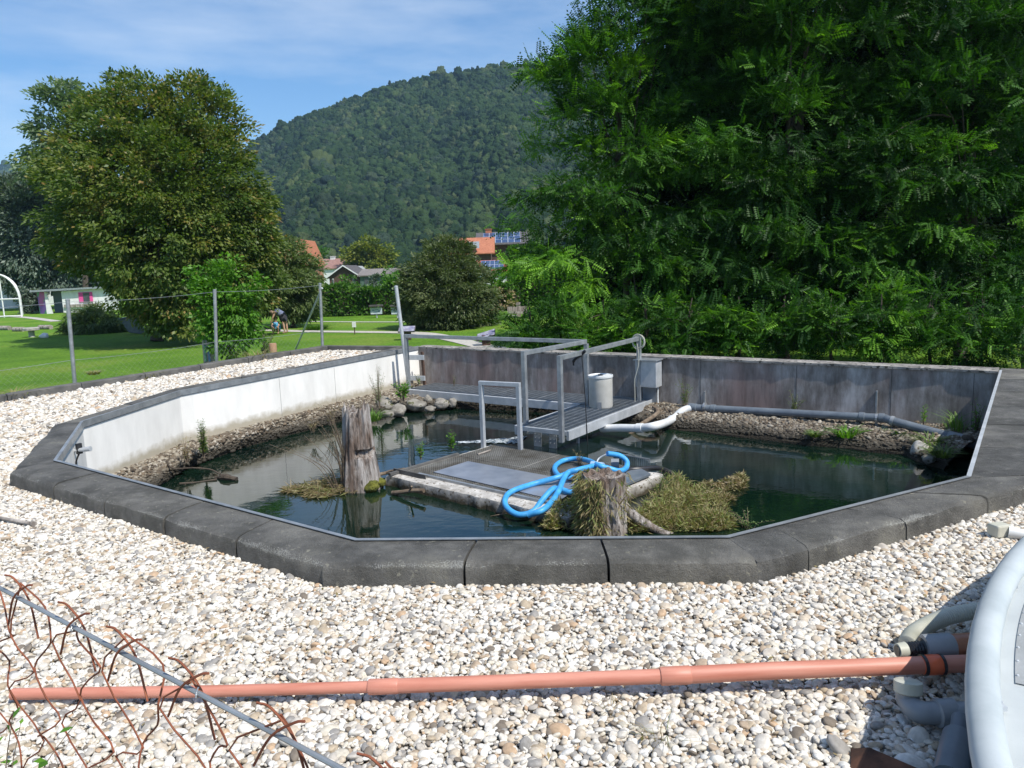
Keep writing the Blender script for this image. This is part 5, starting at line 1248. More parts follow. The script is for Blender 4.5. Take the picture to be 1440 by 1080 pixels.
for i, (px, py, r_, D1, nm, lb_, mt) in enumerate([(548, 385, 12, 60, 'shrub', 'light green shrub before the pale green gable', 'fresh'), (490, 395, 11, 60, 'shrub', 'dark green shrub before the brown timber gable', 'hedge'), (527, 396, 7, 58, 'conifer', 'slim dark conifer standing before the green shed', 'bluegreen'), (705, 410, 14, 52, 'shrub', 'reddish brown shrub beside the bench', 'dry')]):
    b2 = dp(px, py, D1); tree(nm, lb_, 'shrub', V((b2.x, D1, LZ)), b2, .06, pxb(D1, [(px, py, r_, 0), (px+r_*.5, py+r_, r_*.9, 0), (px-r_*.4, py+r_, r_*.8, 0)] if nm != 'conifer' else [(px, py-8, 3, 0), (px, py, 5, 0), (px, py+10, 6, 0)]), L[mt], 20, 40, .35, LF(.2, .12), 20+i, nt=4)
# drooping grass bush by the shed
gp = gl(140, 468)
mb_ = pxb(gp.y, [(110, 455, 18, 0), (135, 452, 22, 0), (160, 457, 16, 0), (130, 462, 26, -.3, .5)])
tree('weeping_shrub', 'pale feathery low shrub on the lawn before the painted shed', 'shrub', gp, dp(132, 450, gp.y), .05, mb_, L['willow'], 60, 80, .4, LF(.34, .04), 30, nt=8, droop=.4)
gp = gl(275, 462)
rs_ = gl(255, 458)

# robinias behind the back wall
PT_ = pinnate(.33, 6, .062, .036)
def rob(label, basexy, D1, dat, seed, per=7, leaves=80, cr=.70, mat='robinia', T=PT_, cat='tree', name='robinia_tree', tr_=.13, topp=None, group='robinia trees behind the back wall', sz=1, tsh=-.05):
    b2 = V((basexy[0], basexy[1], lawnz(*basexy))); tree(name, label, cat, b2, topp or V((basexy[0], basexy[1]+.3, 6.5)), tr_, pxb(D1, dat), L[mat], per, leaves, cr, T, seed, group, nt=12, flat=.34, droop=.16, inner=.6, upb=1.3, dj=.75, tintsh=tsh)
x1 = dp(880, 400, 19).x; x2 = dp(1130, 400, 18).x; x3 = dp(1400, 400, 17).x
rob('left robinia with long drooping sprays reaching over the lawn, its top against the sky', (x1, 19.5), 19, [(900, 40, 90, 0), (840, 110, 70, 0), (800, 190, 50, 0), (880, 180, 90, 0), (960, 100, 110, 1), (770, 265, 42, -.5, .6), (820, 300, 70, -1, .7), (900, 300, 90, -1, .8), (760, 330, 50, -.8, .6), (800, 390, 70, -1.5, .7), (890, 400, 80, -1.5, .7), (740, 360, 28, -.5, .7), (990, 230, 80, 0), (960, 350, 80, -1), (930, -60, 110, 1), (815, 55, 26, 0, .6), (765, 100, 12, 0, .8)], 101, tsh=.14)
rob('middle robinia forming the dark tall crown above the control box', (x2, 19), 18.5, [(1080, 60, 110, 0), (1180, 40, 110, 0), (1050, 180, 90, -1), (1150, 180, 100, -1), (1100, 290, 90, -1), (1200, 290, 90, -1), (1040, 330, 70, -1.5), (1130, 390, 80, -1.5), (1050, 420, 60, -1.5, .7), (1140, -80, 140, 0), (1010, -40, 90, 0)], 102)
rob('right robinia whose crown fills the top right corner', (x3, 18), 17.5, [(1290, 60, 100, 0), (1390, 60, 110, 0), (1280, 190, 90, -1), (1380, 180, 100, -.5), (1300, 300, 80, -1), (1400, 310, 90, -1), (1250, 370, 70, -1.5), (1370, 400, 70, -1.5), (1460, 200, 110, 0), (1470, 370, 90, 0), (1330, -60, 140, 0), (1480, 0, 120, 0)], 103)
rob('robinia with shade-darkened leaf colour standing deeper in the thicket behind the others', (dp(1250, 400, 26).x, 26), 26, [(980, 150, 110, 0), (1060, 150, 150, 0), (1250, 150, 150, 0), (1420, 150, 150, 0), (930, 330, 90, 0), (1000, 330, 120, 0), (1180, 330, 130, 0), (1350, 340, 120, 0), (1480, 340, 100, 0), (1120, 0, 150, 0), (1350, 0, 150, 0), (880, 430, 60, 0), (980, 440, 60, 0), (1100, 440, 60, 0), (1220, 440, 60, 0), (1340, 440, 60, 0), (1440, 450, 60, 0)], 104, per=11, leaves=190, cr=1.3, mat='robinia_back', T=LF(.20, .12))
ug = [(745, 470, 26), (790, 465, 34), (850, 470, 38), (910, 465, 40), (975, 460, 42), (1040, 460, 42), (1105, 455, 44), (1170, 460, 44), (1240, 455, 46), (1310, 460, 46), (1380, 465, 44), (1440, 470, 44)]
sides = ['low robinia shoot bush at the left end of the thicket, by the tilted info board', 'young robinia bush just right of the tilted info board', 'young robinia bush behind the handrail corner', 'young robinia bush behind the coiled cord', 'young robinia bush right behind the control box', 'young robinia bush above the pipe bend', 'young robinia bush above the first pipe bracket', 'bright green bush in the middle of the long wall', 'lush bush above the middle right of the stained wall', 'lush bush above the second pipe bracket', 'bush behind the right end of the stained wall', 'bush at the right edge behind the pond corner']
for i, (px, py, r_) in enumerate(ug):
    D2 = max(14.6, (I[4]+wd*((px-588)/820*9.4)).y+2.6); D2 = 16.4-.0036*(px-745)*1.1
    b2 = dp(px, 500, D2)
    rob(sides[i], (b2.x, D2), D2, [(px, py-r_*.6, r_*.9, 0, .8), (px-r_*.5, py, r_*.8, -.2, .8), (px+r_*.5, py, r_*.8, -.2, .8), (px, py+r_*.5, r_, 0, .6)], 120+i, per=24, leaves=30, cr=.42, T=pinnate(.26, 6, .052, .030), name='robinia_bush', cat='bush', tsh=.10, tr_=.03, topp=V((b2.x, D2+.1, .9)), group='bushes behind the back wall')

# ------------------------------------------------------------------ hills
def hill(name, sky_px, D_r, D_f, zfoot=-1.6, seed=0, n=60, m_=34):
    rows = []; hs_ = []
    pxs = np.linspace(sky_px[0][0], sky_px[-1][0], n); pys = np.interp(pxs, [p[0] for p in sky_px], [p[1] for p in sky_px])
    r = np.random.default_rng(seed); ph = r.random(6)*6
    Z = np.zeros((n, m_+1, 3))
    for i in range(n):
        P = dp(pxs[i], pys[i]+8, D_r)
        for j in range(m_+1):
            t = j/m_; y = D_f+(D_r-D_f)*t; x = P.x*y/D_r
            prof = t**1.1*(1-.12*math.sin(t*math.pi)) if t <= 1 else 1
            g_ = math.sin(i*.55+ph[0])*.04+math.sin(i*1.3+ph[1]+t*3)*.025+math.sin(i*.23+t*5+ph[2])*.03
            z = zfoot+(P.z-zfoot)*(prof+g_*math.sin(math.pi*t)); Z[i, j] = (x, y, z)
    rows = Z.reshape(-1, 3)
    o = MB().add([tuple(p) for p in rows], [(i*(m_+1)+j, (i+1)*(m_+1)+j, (i+1)*(m_+1)+j+1, i*(m_+1)+j+1) for i in range(n-1) for j in range(m_)])
    # back slope
    k = len(o.v)
    for i in range(n): p = Z[i, m_]; o.v.append((p[0]*1.3, p[1]*1.35, zfoot))
    o.f += [(i*(m_+1)+m_, (i+1)*(m_+1)+m_, k+i+1, k+i) for i in range(n-1)]
    ob = o.build(name, rough_mat('forest floor', (.012, .022, .010), (.02, .032, .014), .05, .95), smooth=True); tag(ob, None, None, None, 'structure'); return Z
def tree_kinds(n, mat, nl, seed=5):
    from mathutils import noise as mn
    out = []
    for i in range(n):
        r = random.Random(seed+i); bm = bmesh.new(); con = i == n-1
        for q in range(13 if not con else 7):
            d = V((r.gauss(0, 1), r.gauss(0, 1), r.gauss(0, 1))).normalized(); c = V((d.x*.30, d.y*.30, d.z*.34)); rad = r.uniform(.16, .25)
            if con: c = V((0, 0, -.35+q*.15)); rad = .34*(1-q/7.5)
            k0 = len(bm.verts); bmesh.ops.create_icosphere(bm, subdivisions=3, radius=rad, matrix=Matrix.Translation(c)); bm.verts.ensure_lookup_table()
            for v in bm.verts[k0:]: u = (v.co-c); v.co = c+u*(1+.5*mn.noise(v.co*9+V((i*5, 0, 0)))+.35*mn.noise(v.co*23))
        me = bpy.data.meshes.new('forest_tree_kind'); bm.to_mesh(me); bm.free(); me.materials.append(mat); me.shade_smooth()
        out.append(bpy.data.objects.new('forest_tree_kind', me))
    return out
fk = tree_kinds(9, G['forest'], 420)
def forest(name, Z, n, size, seed):
    r = np.random.default_rng(seed); a = r.random(n)*(Z.shape[0]-1.001); b = (r.random(n)**.75)*(Z.shape[1]-1.001)
    i, j = a.astype(int), b.astype(int); u, v = (a-i)[:, None], (b-j)[:, None]
    P = (Z[i, j]*(1-u)+Z[i+1, j]*u)*(1-v)+(Z[i, j+1]*(1-u)+Z[i+1, j+1]*u)*v
    s = size*np.exp(r.normal(0, .25, n)); P[:, 2] += s*.12
    S = np.stack([s, s, s*(.95+.35*r.random(n))], 1); R = np.stack([r.normal(0, .06, n), r.normal(0, .06, n), r.random(n)*TWO], 1)
    return scatter(name, P, R, S, fk, G['forest'])
Z = hill('hill', [(60, 330), (180, 290), (280, 250), (340, 212), (380, 187), (440, 157), (500, 137), (560, 116), (620, 103), (700, 96), (760, 88), (850, 75), (1000, 70), (1200, 90), (1500, 130), (1700, 200)], 760, 300, seed=3)
forest('hillside_forest', Z, 32000, 8.6, 4)
Z2 = hill('far_hill', [(-400, 200), (-200, 215), (-60, 228), (20, 234), (80, 240), (200, 262), (300, 285), (450, 320)], 1700, 900, seed=5, n=40, m_=20)
forest('far_hill_forest', Z2, 5000, 22, 6)
# dense belt of trees at the foot of the hill hides its lower edge
# ------------------------------------------------------------------ houses
def gable_house(name, label, D1, x0p, x1p, eave_py, ridge_py, depth, wallm, roofm, over=.35, ridge='y', windows=(), chimney=None, solar=False, rot=0, cat='house', fascia=None):
    a = dp(x0p, eave_py, D1); b = dp(x1p, eave_py, D1); w_ = b.x-a.x; ze = a.z; zr = dp((x0p+x1p)/2, ridge_py, D1).z; zb = LZ-.2
    t = thing(name, label, cat, ((a.x+b.x)/2, D1, zb)); cx_ = (a.x+b.x)/2
    Rm = Matrix.Rotation(rot, 3, 'Z'); C0 = V((cx_, D1, 0))
    def T(x, y, z): p = Rm@V((x, y, 0)); return (C0.x+p.x, C0.y+p.y, z)
    h = w_/2
    MB().hexa([T(-h, 0, zb), T(h, 0, zb), T(h, depth, zb), T(-h, depth, zb)], [T(-h, 0, ze), T(h, 0, ze), T(h, depth, ze), T(-h, depth, ze)]).build('wall', wallm, t)
    rt_ = .14
    if ridge == 'y':   # gable faces the camera
        MB().add([T(-h, 0, ze), T(h, 0, ze), T(0, 0, zr-.1)], [(0, 1, 2)]).add([T(-h, depth, ze), T(h, depth, ze), T(0, depth, zr-.1)], [(2, 1, 0)]).build_each('gable', wallm, t)
        sl = (zr-ze)/h
        for s in (-1, 1):
            o = over; p0 = (s*(h+o), ze-sl*o)
            rf = MB().hexa([T(0, -o, zr), T(p0[0], -o, p0[1]), T(p0[0], depth+o, p0[1]), T(0, depth+o, zr)], [T(0, -o, zr+rt_), T(p0[0], -o, p0[1]+rt_), T(p0[0], depth+o, p0[1]+rt_), T(0, depth+o, zr+rt_)]).build('roof', roofm, t)
            if fascia: MB().hexa([T(0, -o-.05, zr-.04), T(p0[0], -o-.05, p0[1]-.04), T(p0[0], -o-.01, p0[1]-.04), T(0, -o-.01, zr-.04)], [T(0, -o-.05, zr+rt_+.03), T(p0[0], -o-.05, p0[1]+rt_+.03), T(p0[0], -o-.01, p0[1]+rt_+.03), T(0, -o-.01, zr+rt_+.03)]).build('fascia', fascia, rf)
    else:
        sl = (zr-ze)/(depth/2); o = over
        for s in (-1, 1):
            y0 = depth/2+s*(depth/2+o); z0 = ze-sl*o
            rf = MB().hexa([T(-h-o, depth/2, zr), T(h+o, depth/2, zr), T(h+o, y0, z0), T(-h-o, y0, z0)], [T(-h-o, depth/2, zr+rt_), T(h+o, depth/2, zr+rt_), T(h+o, y0, z0+rt_), T(-h-o, y0, z0+rt_)]).build('roof', roofm, t)
            if solar and s < 0:
                n1, n2 = solar; me = bpy.data.meshes.new('solar_panel')
                def Q(u, v): x = -h+.3+(2*h-.6)*u; y = (depth/2)*(1-v)*.96+y0*v*.96+.05; z = zr+(z0-zr)*((depth/2-y)/(depth/2-y0))+rt_+.06; return T(x, y, z)
                vs = [Q(0, .06), Q(1, .06), Q(1, .94), Q(0, .94)]; me.from_pydata(vs, [], [(3, 2, 1, 0)]); uv = me.uv_layers.new(name='UVMap')
                for li, c_ in zip(range(4), ((0, 0), (n1, 0), (n1, n2*1.6), (0, n2*1.6))): uv.data[li].uv = c_
                me.transform(Matrix.Translation(-wloc(t))); me.materials.append(G['solar']); po = bpy.data.objects.new('solar_panel', me); COL.objects.link(po); po.parent = rf
        MB().add([T(-h, 0, ze), T(-h, depth, ze), T(-h, depth/2, zr)], [(0, 1, 2)]).add([T(h, 0, ze), T(h, depth, ze), T(h, depth/2, zr)], [(2, 1, 0)]).build_each('gable', wallm, t)
    for (wx0, wy0, wx1, wy1, fm) in windows:
        p = dp(wx0, wy0, D1); q = dp(wx1, wy1, D1); c = ((p+q)/2)
        f = MB().box((c.x, D1-.03, c.z), ((q.x-p.x)/2, 0, 0), (0, .05, 0), (0, 0, (p.z-q.z)/2)).build('window', fm, t)
        MB().box((c.x, D1-.075, c.z), ((q.x-p.x)/2*.84, 0, 0), (0, .02, 0), (0, 0, (p.z-q.z)/2*.84)).build('pane', G['glass'], f)
    if chimney:
        px, py, w2, mt = chimney; p = dp(px, py, D1+(depth/2 if ridge == 'x' else 2)); MB().box((p.x, p.y, p.z-.9), (w2, 0, 0), (0, w2, 0), (0, 0, .9)).box((p.x, p.y, p.z+.06), (w2*1.2, 0, 0), (0, w2*1.2, 0), (0, 0, .05)).build('chimney', mt, t)
    return t
gable_house('house', 'low house with pinkish brown roof and small white chimney behind the brown gable', 150, 447, 497, 378, 364, 9, G['whitep'], G['pinkroof'], ridge='x', chimney=(468, 361, .45, G['whitep']))
gable_house('barn', 'brown timber barn with white edged gable beside the green shed', 120, 463, 505, 389, 374, 10, G['brown'], G['darkroof'], over=.5, windows=((467, 392, 470, 402, G['whitep']), (496, 392, 500, 402, G['whitep'])), fascia=G['whitep'])
gable_house('house', 'white walled house with pale grey roof between the barn and yellow tree', 138, 488, 508, 385, 375, 8, G['whitep'], G['galv_pale'], over=.4, fascia=G['whitep'])
gable_house('shed', 'long dark green shed with low grey brown roof', 112, 506, 552, 388, 379, 8, G['greenwall'], rough_mat('grey brown roof', (.16, .14, .13), (.22, .20, .18), 2, .8), ridge='x', windows=((512, 391, 518, 400, G['greenwall']), (524, 391, 530, 400, G['greenwall'])), chimney=(520, 379, .12, G['darkroof']))
gable_house('house', 'pale green gable end of a low house left of the round bush', 108, 546, 576, 388, 379, 14, G['lime'], rough_mat('grey roof', (.14, .12, .11), (.20, .17, .16), 2, .8), rot=.25, over=.4)
gable_house('house', 'tall house with orange tiled lower roof and skylight right of the round bush', 112, 636, 690, 356, 334, 9, G['brown'], G['orangeroof'], ridge='x', over=.6)
gable_house('house', 'dark timber house with blue solar roof rising behind the orange roof', 122, 676, 735, 343, 325, 12, G['brown'], G['darkroof'], ridge='x', over=.9, solar=(6, 3), chimney=(687, 323, .5, G['orangeroof']))
sw = dp(666, 344, 113.0)
sk = thing('skylight', 'twin skylight window set in the orange tiled roof', 'window', dp(666, 346, 112.2))
p0, p1 = dp(658, 340, 112.4), dp(674, 349, 111.4)
MB().hexa([(p0.x, p1.y, p1.z), (p1.x, p1.y, p1.z), (p1.x, p1.y+.1, p1.z), (p0.x, p1.y+.1, p1.z)], [(p0.x, p1.y+.9, p0.z), (p1.x, p1.y+.9, p0.z), (p1.x, p1.y+1.0, p0.z), (p0.x, p1.y+1.0, p0.z)]).build('frame', G['plastic_grey'], sk)
MB().hexa([(p0.x+.1, p1.y-.03, p1.z+.1), ((p0.x+p1.x)/2-.05, p1.y-.03, p1.z+.1), ((p0.x+p1.x)/2-.05, p1.y+.05, p1.z+.1), (p0.x+.1, p1.y+.05, p1.z+.1)], [(p0.x+.1, p1.y+.82, p0.z-.1), ((p0.x+p1.x)/2-.05, p1.y+.82, p0.z-.1), ((p0.x+p1.x)/2-.05, p1.y+.9, p0.z-.1), (p0.x+.1, p1.y+.9, p0.z-.1)]).build('pane', rough_mat('dull glass', (.06, .08, .11), (.10, .13, .17), 3, .45), sk)
gable_house('annex', 'low white annex with red edged solar roof right of the round bush', 92, 672, 712, 381, 367, 9, G['whitep'], rough_mat('red roof edge', (.35, .05, .05), (.4, .08, .07), 3, .6), ridge='x', over=.5, solar=(5, 2), windows=((684, 384, 700, 392, G['whitep']),))
oh = dp(412, 335, 95)
gable_house('house', 'house with steep orange brick gable peeping above the willow', 95, 399, 421, 366, 336, 12, rough_mat('orange brick', (.36, .15, .10), (.46, .22, .15), 4, .85), G['orangeroof'], over=.3)
gable_house('house', 'white walled house with orange roof half hidden behind the blue grey willow', 95, -30, 14, 385, 362, 10, G['whitep'], G['orangeroof'], ridge='x')

# painted shed
s0 = gl(75, 441); Ds = s0.y; a = dp(66, 441, Ds); b = dp(158, 436, Ds+2); zt0 = dp(66, 409, Ds).z; zt1 = dp(150, 404, Ds).z
sh_ = thing('painted_shed', 'flat roofed white garden shed with pink window and colourful painted end', 'shed', (a.x, Ds, a.z))
zb = a.z-.1; wall_d = V((b.x-a.x, 1.2, 0)); al = wall_d.length; wdn = wall_d.normalized(); wnn = V((wdn.y, -wdn.x, 0))
A0 = V((a.x, Ds, 0))
def SQ(s, n, z): p = A0+wdn*s-wnn*n; return (p.x, p.y, z)
H0, H1 = zt0-.1, zt1-.1
so_ = al*.27
MB().hexa([SQ(so_, 0, zb), SQ(al, 0, zb), SQ(al, 4, zb), SQ(so_, 4, zb)], [SQ(so_, 0, H0), SQ(al, 0, H1), SQ(al, 4, H1), SQ(so_, 4, H0)]).build('wall', G['whitep'], sh_)
MB().hexa([SQ(0, 2.2, zb), SQ(so_, 2.2, zb), SQ(so_, 4, zb), SQ(0, 4, zb)], [SQ(0, 2.2, H0), SQ(so_, 2.2, H0), SQ(so_, 4, H0), SQ(0, 4, H0)]).build('porch_wall', rough_mat('blue grey paint', (.22, .28, .36), (.28, .34, .42), 3, .8), sh_)
def mural():
    m, nt, b_, o = base('mural'); n1 = _n(nt, 'ShaderNodeTexVoronoi'); n1.inputs['Scale'].default_value = 1.2; nt.links.new(coords(nt), n1.inputs['Vector'])
    s = _n(nt, 'ShaderNodeSeparateColor'); nt.links.new(n1.outputs['Color'], s.inputs[0]); r = ramp(nt, [(0, (.22, .10, .40)), (.3, (.45, .10, .35)), (.5, (.10, .30, .16)), (.75, (.16, .12, .45)), (.9, (.50, .15, .30))], 'CONSTANT'); nt.links.new(s.outputs[0], r.inputs[0]); nt.links.new(r.outputs[0], b_.inputs['Base Color']); return m
MB().hexa([SQ(-.95, .9, zb), SQ(0, 0, zb), SQ(0, .12, zb), SQ(-.90, 1.0, zb)], [SQ(-.95, .9, H0), SQ(0, 0, H0), SQ(0, .12, H0), SQ(-.90, 1.0, H0)]).build('painted_end', mural(), sh_)
MB().hexa([SQ(.0, -.02, zb), SQ(.55, -.02, zb), SQ(.55, .1, zb), SQ(.0, .1, zb)], [SQ(.0, -.02, H0), SQ(.15, -.02, H0), SQ(.15, .1, H0), SQ(.0, .1, H0)]).build('buttress', G['whitep'], sh_)
MB().hexa([SQ(-1.1, -.5, H0+.02), SQ(al+.3, -.5, H1+.02), SQ(al+.3, 4.3, H1+.02), SQ(-1.1, 4.3, H0+.02)], [SQ(-1.1, -.5, H0+.2), SQ(al+.3, -.5, H1+.2), SQ(al+.3, 4.3, H1+.2), SQ(-1.1, 4.3, H0+.2)]).build('roof', G['galv'], sh_)
wx = al*.66; wf = MB().box(V(SQ(wx, -.03, (H0+zb)/2+.45)), wdn*.62, wnn*.05, V((0, 0, .48))).build('window', rough_mat('pink shutter', (.62, .06, .25), (.70, .10, .32), 3, .7), sh_)
MB().box(V(SQ(wx+.08, -.1, (H0+zb)/2+.45)), wdn*.28, wnn*.03, V((0, 0, .44))).build('pane', G['glass'], wf)
MB().box(V(SQ(wx-.5, -.12, (H0+zb)/2-.35)), wdn*1.5, wnn*.06, V((0, 0, .14))).build('counter', G['deadwood'], sh_)
# greenhouse
Dg = gl(75, 441).y-5; gb = dp(10, 442, Dg); gb.z = LZ; gh = thing('greenhouse', 'white framed tunnel greenhouse at the far left edge', 'greenhouse', (dp(0, 441, Dg).x, Dg, gb.z))
xr = dp(30, 440, Dg).x; zg = gb.z; zw = dp(30, 420, Dg).z; R_g = (dp(30, 440, Dg).x-dp(-40, 440, Dg).x)/2; zc_ = zw
ztop = dp(-5, 384, Dg).z-zw
for k in range(4):
    m = MB(); y = Dg+k*2.2; dx_ = -k*2.2*.62; pts = [V((xr+dx_, y, zg)), V((xr+dx_, y, zw))]+[V((xr+dx_-R_g+R_g*math.cos(a), y, zw+ztop*math.sin(a))) for a in np.linspace(.05, math.pi-.05, 18)]+[V((xr+dx_-2*R_g, y, zw)), V((xr+dx_-2*R_g, y, zg))]
    m.tube(pts, .07, 6).build('hoop', G['whitep'], gh)
m = MB()
for z in (zw, zg+.1): m.tube([V((xr-2*R_g, Dg, z)), V((xr, Dg, z))], .07, 6)
for q in (.35, .7): m.tube([V((xr-2*R_g*q, Dg, zg)), V((xr-2*R_g*q, Dg, zw+ztop*.8))], .06, 6)
m.build('end_frame', G['whitep'], gh)
def film():
    m, nt, b_, o = base('film'); b_.inputs['Base Color'].default_value = (.5, .55, .55, 1); b_.inputs['Roughness'].default_value = .3; b_.inputs['Alpha'].default_value = .18; return m
m = MB(); arc = [(xr-R_g+R_g*math.cos(a), zw+ztop*math.sin(a)) for a in np.linspace(0, math.pi, 18)]
m.add([(x-(y-Dg)*.62, y, z) for y in (Dg+.1, Dg+6.6) for x, z in arc], [(i, i+1, 18+i+1, 18+i) for i in range(17)]).build('cover', film(), gh)
G['fieldstone'] = rough_mat('fieldstone', (.26, .25, .23), (.42, .41, .38), 5, .9, 0, .5, .02)
# pale fallen logs and small stones on the far lawn
for i, (x0_, x1_, py, lb_) in enumerate([(-5, 14, 464, 'pale log lying on the far lawn at the left edge'), (20, 34, 466, 'short brownish log on the lawn right of the pale log'), (56, 72, 463, 'log end right of the little stone table')]):
    a_, b_ = gl(x0_, py), gl(x1_, py); o = MB().tube([a_+V((0, 0, .12)), b_+V((0, 0, .12))], .16, 10).build('log', G['deadwood'], smooth=True); tag(o, lb_, 'log')
p = gl(45, 474); tb_ = thing('stone_table', 'small grey stone pedestal table on the far left lawn', 'table', p); kq = p.y/F
MB().lathe(p, [(.18, 0), (.15, .1), (.16, 9*kq)], 10).build('pedestal', G['fieldstone'], tb_); MB().lathe(p+V((0, 0, 9*kq)), [(.34, 0), (.42, .03), (.42, .14), (.36, .18)], 12).build('top', G['fieldstone'], tb_)
me = rock_mesh(.22, .2, .16, 5); me.materials.append(G['whitep']); o = bpy.data.objects.new('stone', me); link(o); o.location = gl(62, 475)+V((0, 0, .1)); tag(o, 'small white stone on the lawn right of the stone table', 'stone')
# wheelbarrow-like dark tipped bin under the cherry
p = gl(190, 470); bn = thing('compost_bin', 'dark blue tipped bin beneath the low cherry branches', 'bin', p)
MB().hexa([p+V((-.35, 0, .1)), p+V((.3, 0, 0)), p+V((.3, .5, 0)), p+V((-.35, .5, .1))], [p+V((-.75, -.05, .85)), p+V((.25, -.05, 1.0)), p+V((.25, .6, 1.0)), p+V((-.75, .6, .85))]).build('body', G['plastic_dark'], bn, bevel=.04)
MB().tube([p+V((-.75, -.08, .87)), p+V((.25, -.08, 1.02))], .05, 8).build('edge', G['plastic_dark'], bn)
# wooden block and painted post by the kerb
p = at(378, 494, GZ+.02)+V((0, .28, 0)); o = MB().lathe((p.x, p.y, 0), [(.085, -.3), (.08, .0), (.078, GZ+.14), (.07, GZ+.155), (.01, GZ+.15)], 14).build('wooden_block', rough_mat('fresh timber', (.30, .17, .10), (.42, .27, .17), 8, .8, stretch=(1, 1, .2)), smooth=True); tag(o, 'short upright wooden block on the kerb right of the sapling', 'wooden block')
p = at(285, 506, GZ)+V((0, .35, 0)); zz = dp(285, 478, p.y).z; st_ = thing('painted_post', 'short weathered post with green and blue painted stripes left of the sapling', 'post', (p.x, p.y, -.1))
MB().lathe((p.x, p.y, 0), [(.13, -.2), (.12, .1), (.115, zz-.02), (.10, zz)], 14).build('post_body', G['deadwood'], st_, smooth=True)
for i, c in enumerate(((.10, .22, .16), (.12, .20, .36))):
    MB().box((p.x-.03+.07*i, p.y-.123, .22), (.02, 0, 0), (0, .004, 0), (0, 0, .16)).build('painted_stripe', rough_mat('stripe', c, [q*1.3 for q in c], 5), st_)
# tree log under sapling region
# lecterns, boards, sign
def lectern(px, pyb, label, tilt=0):
    p = gl(px, pyb+8); k = p.y/F; t = thing('info_lectern', label, 'sign', p); h = 15*k
    MB().box(p+V((0, 0, h/2)), (.16, 0, 0), (0, .12, 0), (0, 0, h/2)).build('stand', G['brown'], t, bevel=.01)
    c = p+V((0, 0, h)); u = V((.36, 0, tilt)); n_ = V((0, .24, .10))
    MB().box(c, u, n_, V((0, -.015, .02))).build('board', G['darkroof'], t); MB().box(c+V((0, -.018, .03)), u*.92, n_*.9, V((0, -.002, .004))).build('panel', rough_mat('info panel', (.42, .42, .46), (.16, .15, .26), 5, .35), t)
lectern(766, 466, 'tilted info lectern beside the left handrail post') if False else None
lectern(573, 470, 'tilted info lectern right of the tall steel post')
lectern(684, 478, 'tilted info lectern on the lawn near the robinia thicket', .10)
def board(px, label):
    p = gl(px, 447); k = p.y/F; t = thing('display_board', label, 'sign', p); zc2 = dp(px, 437, p.y).z; w_ = 8*k; h_ = 4.6*k
    MB().tube([p, V((p.x, p.y, zc2))], .05, 8).build('post', G['galv_pale'], t)
    b3 = MB().box((p.x, p.y-.06, zc2), (w_, 0, 0), (0, .03, 0), (0, 0, h_)).build('board', rough_mat('printed board', (.45, .52, .62), (.62, .66, .70), 4, .5), t)
    m = MB()
    for dx, dz, sx, sz in ((-.5, .2, .2, .18), (.1, .35, .3, .1), (.5, -.1, .22, .2), (-.2, -.4, .35, .12)): m.box((p.x+dx*w_, p.y-.093, zc2+dz*h_), (sx*w_, 0, 0), (0, .002, 0), (0, 0, sz*h_))
    m.build('picture', rough_mat('board pictures', (.16, .24, .40), (.26, .34, .46), 9, .5), b3)
    MB().box((p.x, p.y-.06, zc2+h_+.12), (w_*1.15, 0, 0), (0, .22, 0), (0, 0, .05)).build('roof', G['darkroof'], t)
board(530, 'small roofed display board before the hedge, the one standing clear'); board(559, 'small roofed display board before the hedge, half behind the tall post')
p = gl(499, 470); k = p.y/F; t = thing('lawn_sign', 'small white sign on a short stake in the middle of the lawn', 'sign', p)
MB().tube([p, p+V((0, 0, 14*k))], .03, 6).build('stake', G['brown'], t); MB().box(p+V((0, -.04, 14*k)), (2.7*k, 0, 0), (0, .015, 0), (0, 0, 4*k)).build('plate', G['whitep'], t)
# bench
p = gl(728, 447); k = p.y/F; t = thing('bench', 'weathered picnic bench at the hedge behind the round bush', 'bench', p)
for dx in (-1, 1): MB().box(p+V((dx*9*k, .3, 3.5*k)), (.07, 0, 0), (0, .35, 0), (0, 0, 3.5*k)).build('leg', G['deadwood'], t)
MB().box(p+V((0, 0, 7*k)), (14*k, 0, 0), (0, .25, 0), (0, 0, .05)).build('seat', G['deadwood'], t); MB().box(p+V((0, .5, 10*k)), (14*k, 0, 0), (0, .04, 0), (0, 0, .22)).build('backrest', G['deadwood'], t)
MB().box(p+V((2*k, 1.2, 10*k)), (.12, 0, 0), (0, .12, 0), (0, 0, 10*k)).build('post', G['deadwood'], t)
# tall grasses and stones at the right of the round bush
for i, (px, py) in enumerate([(668, 452), (690, 455), (675, 458), (700, 450)]):
    grass_tuft('grass_tuft', ['tall meadow grass clump right behind the round bush', 'tall meadow grass clump nearer the robinia thicket', 'low pale grass clump in front of the round bush edge', 'tall meadow grass clump below the bench'][i], 'grass', gl(px, py), .9, .7, 260, L['grass'], 200+i, 'meadow grass clumps by the round bush', width=.02)
grass_tuft('grass_tuft', 'dark grass clump on the lawn by the corner fence post', 'grass', gl(445, 463), .9, .35, 260, L['hedge'], 210, None, width=.02)

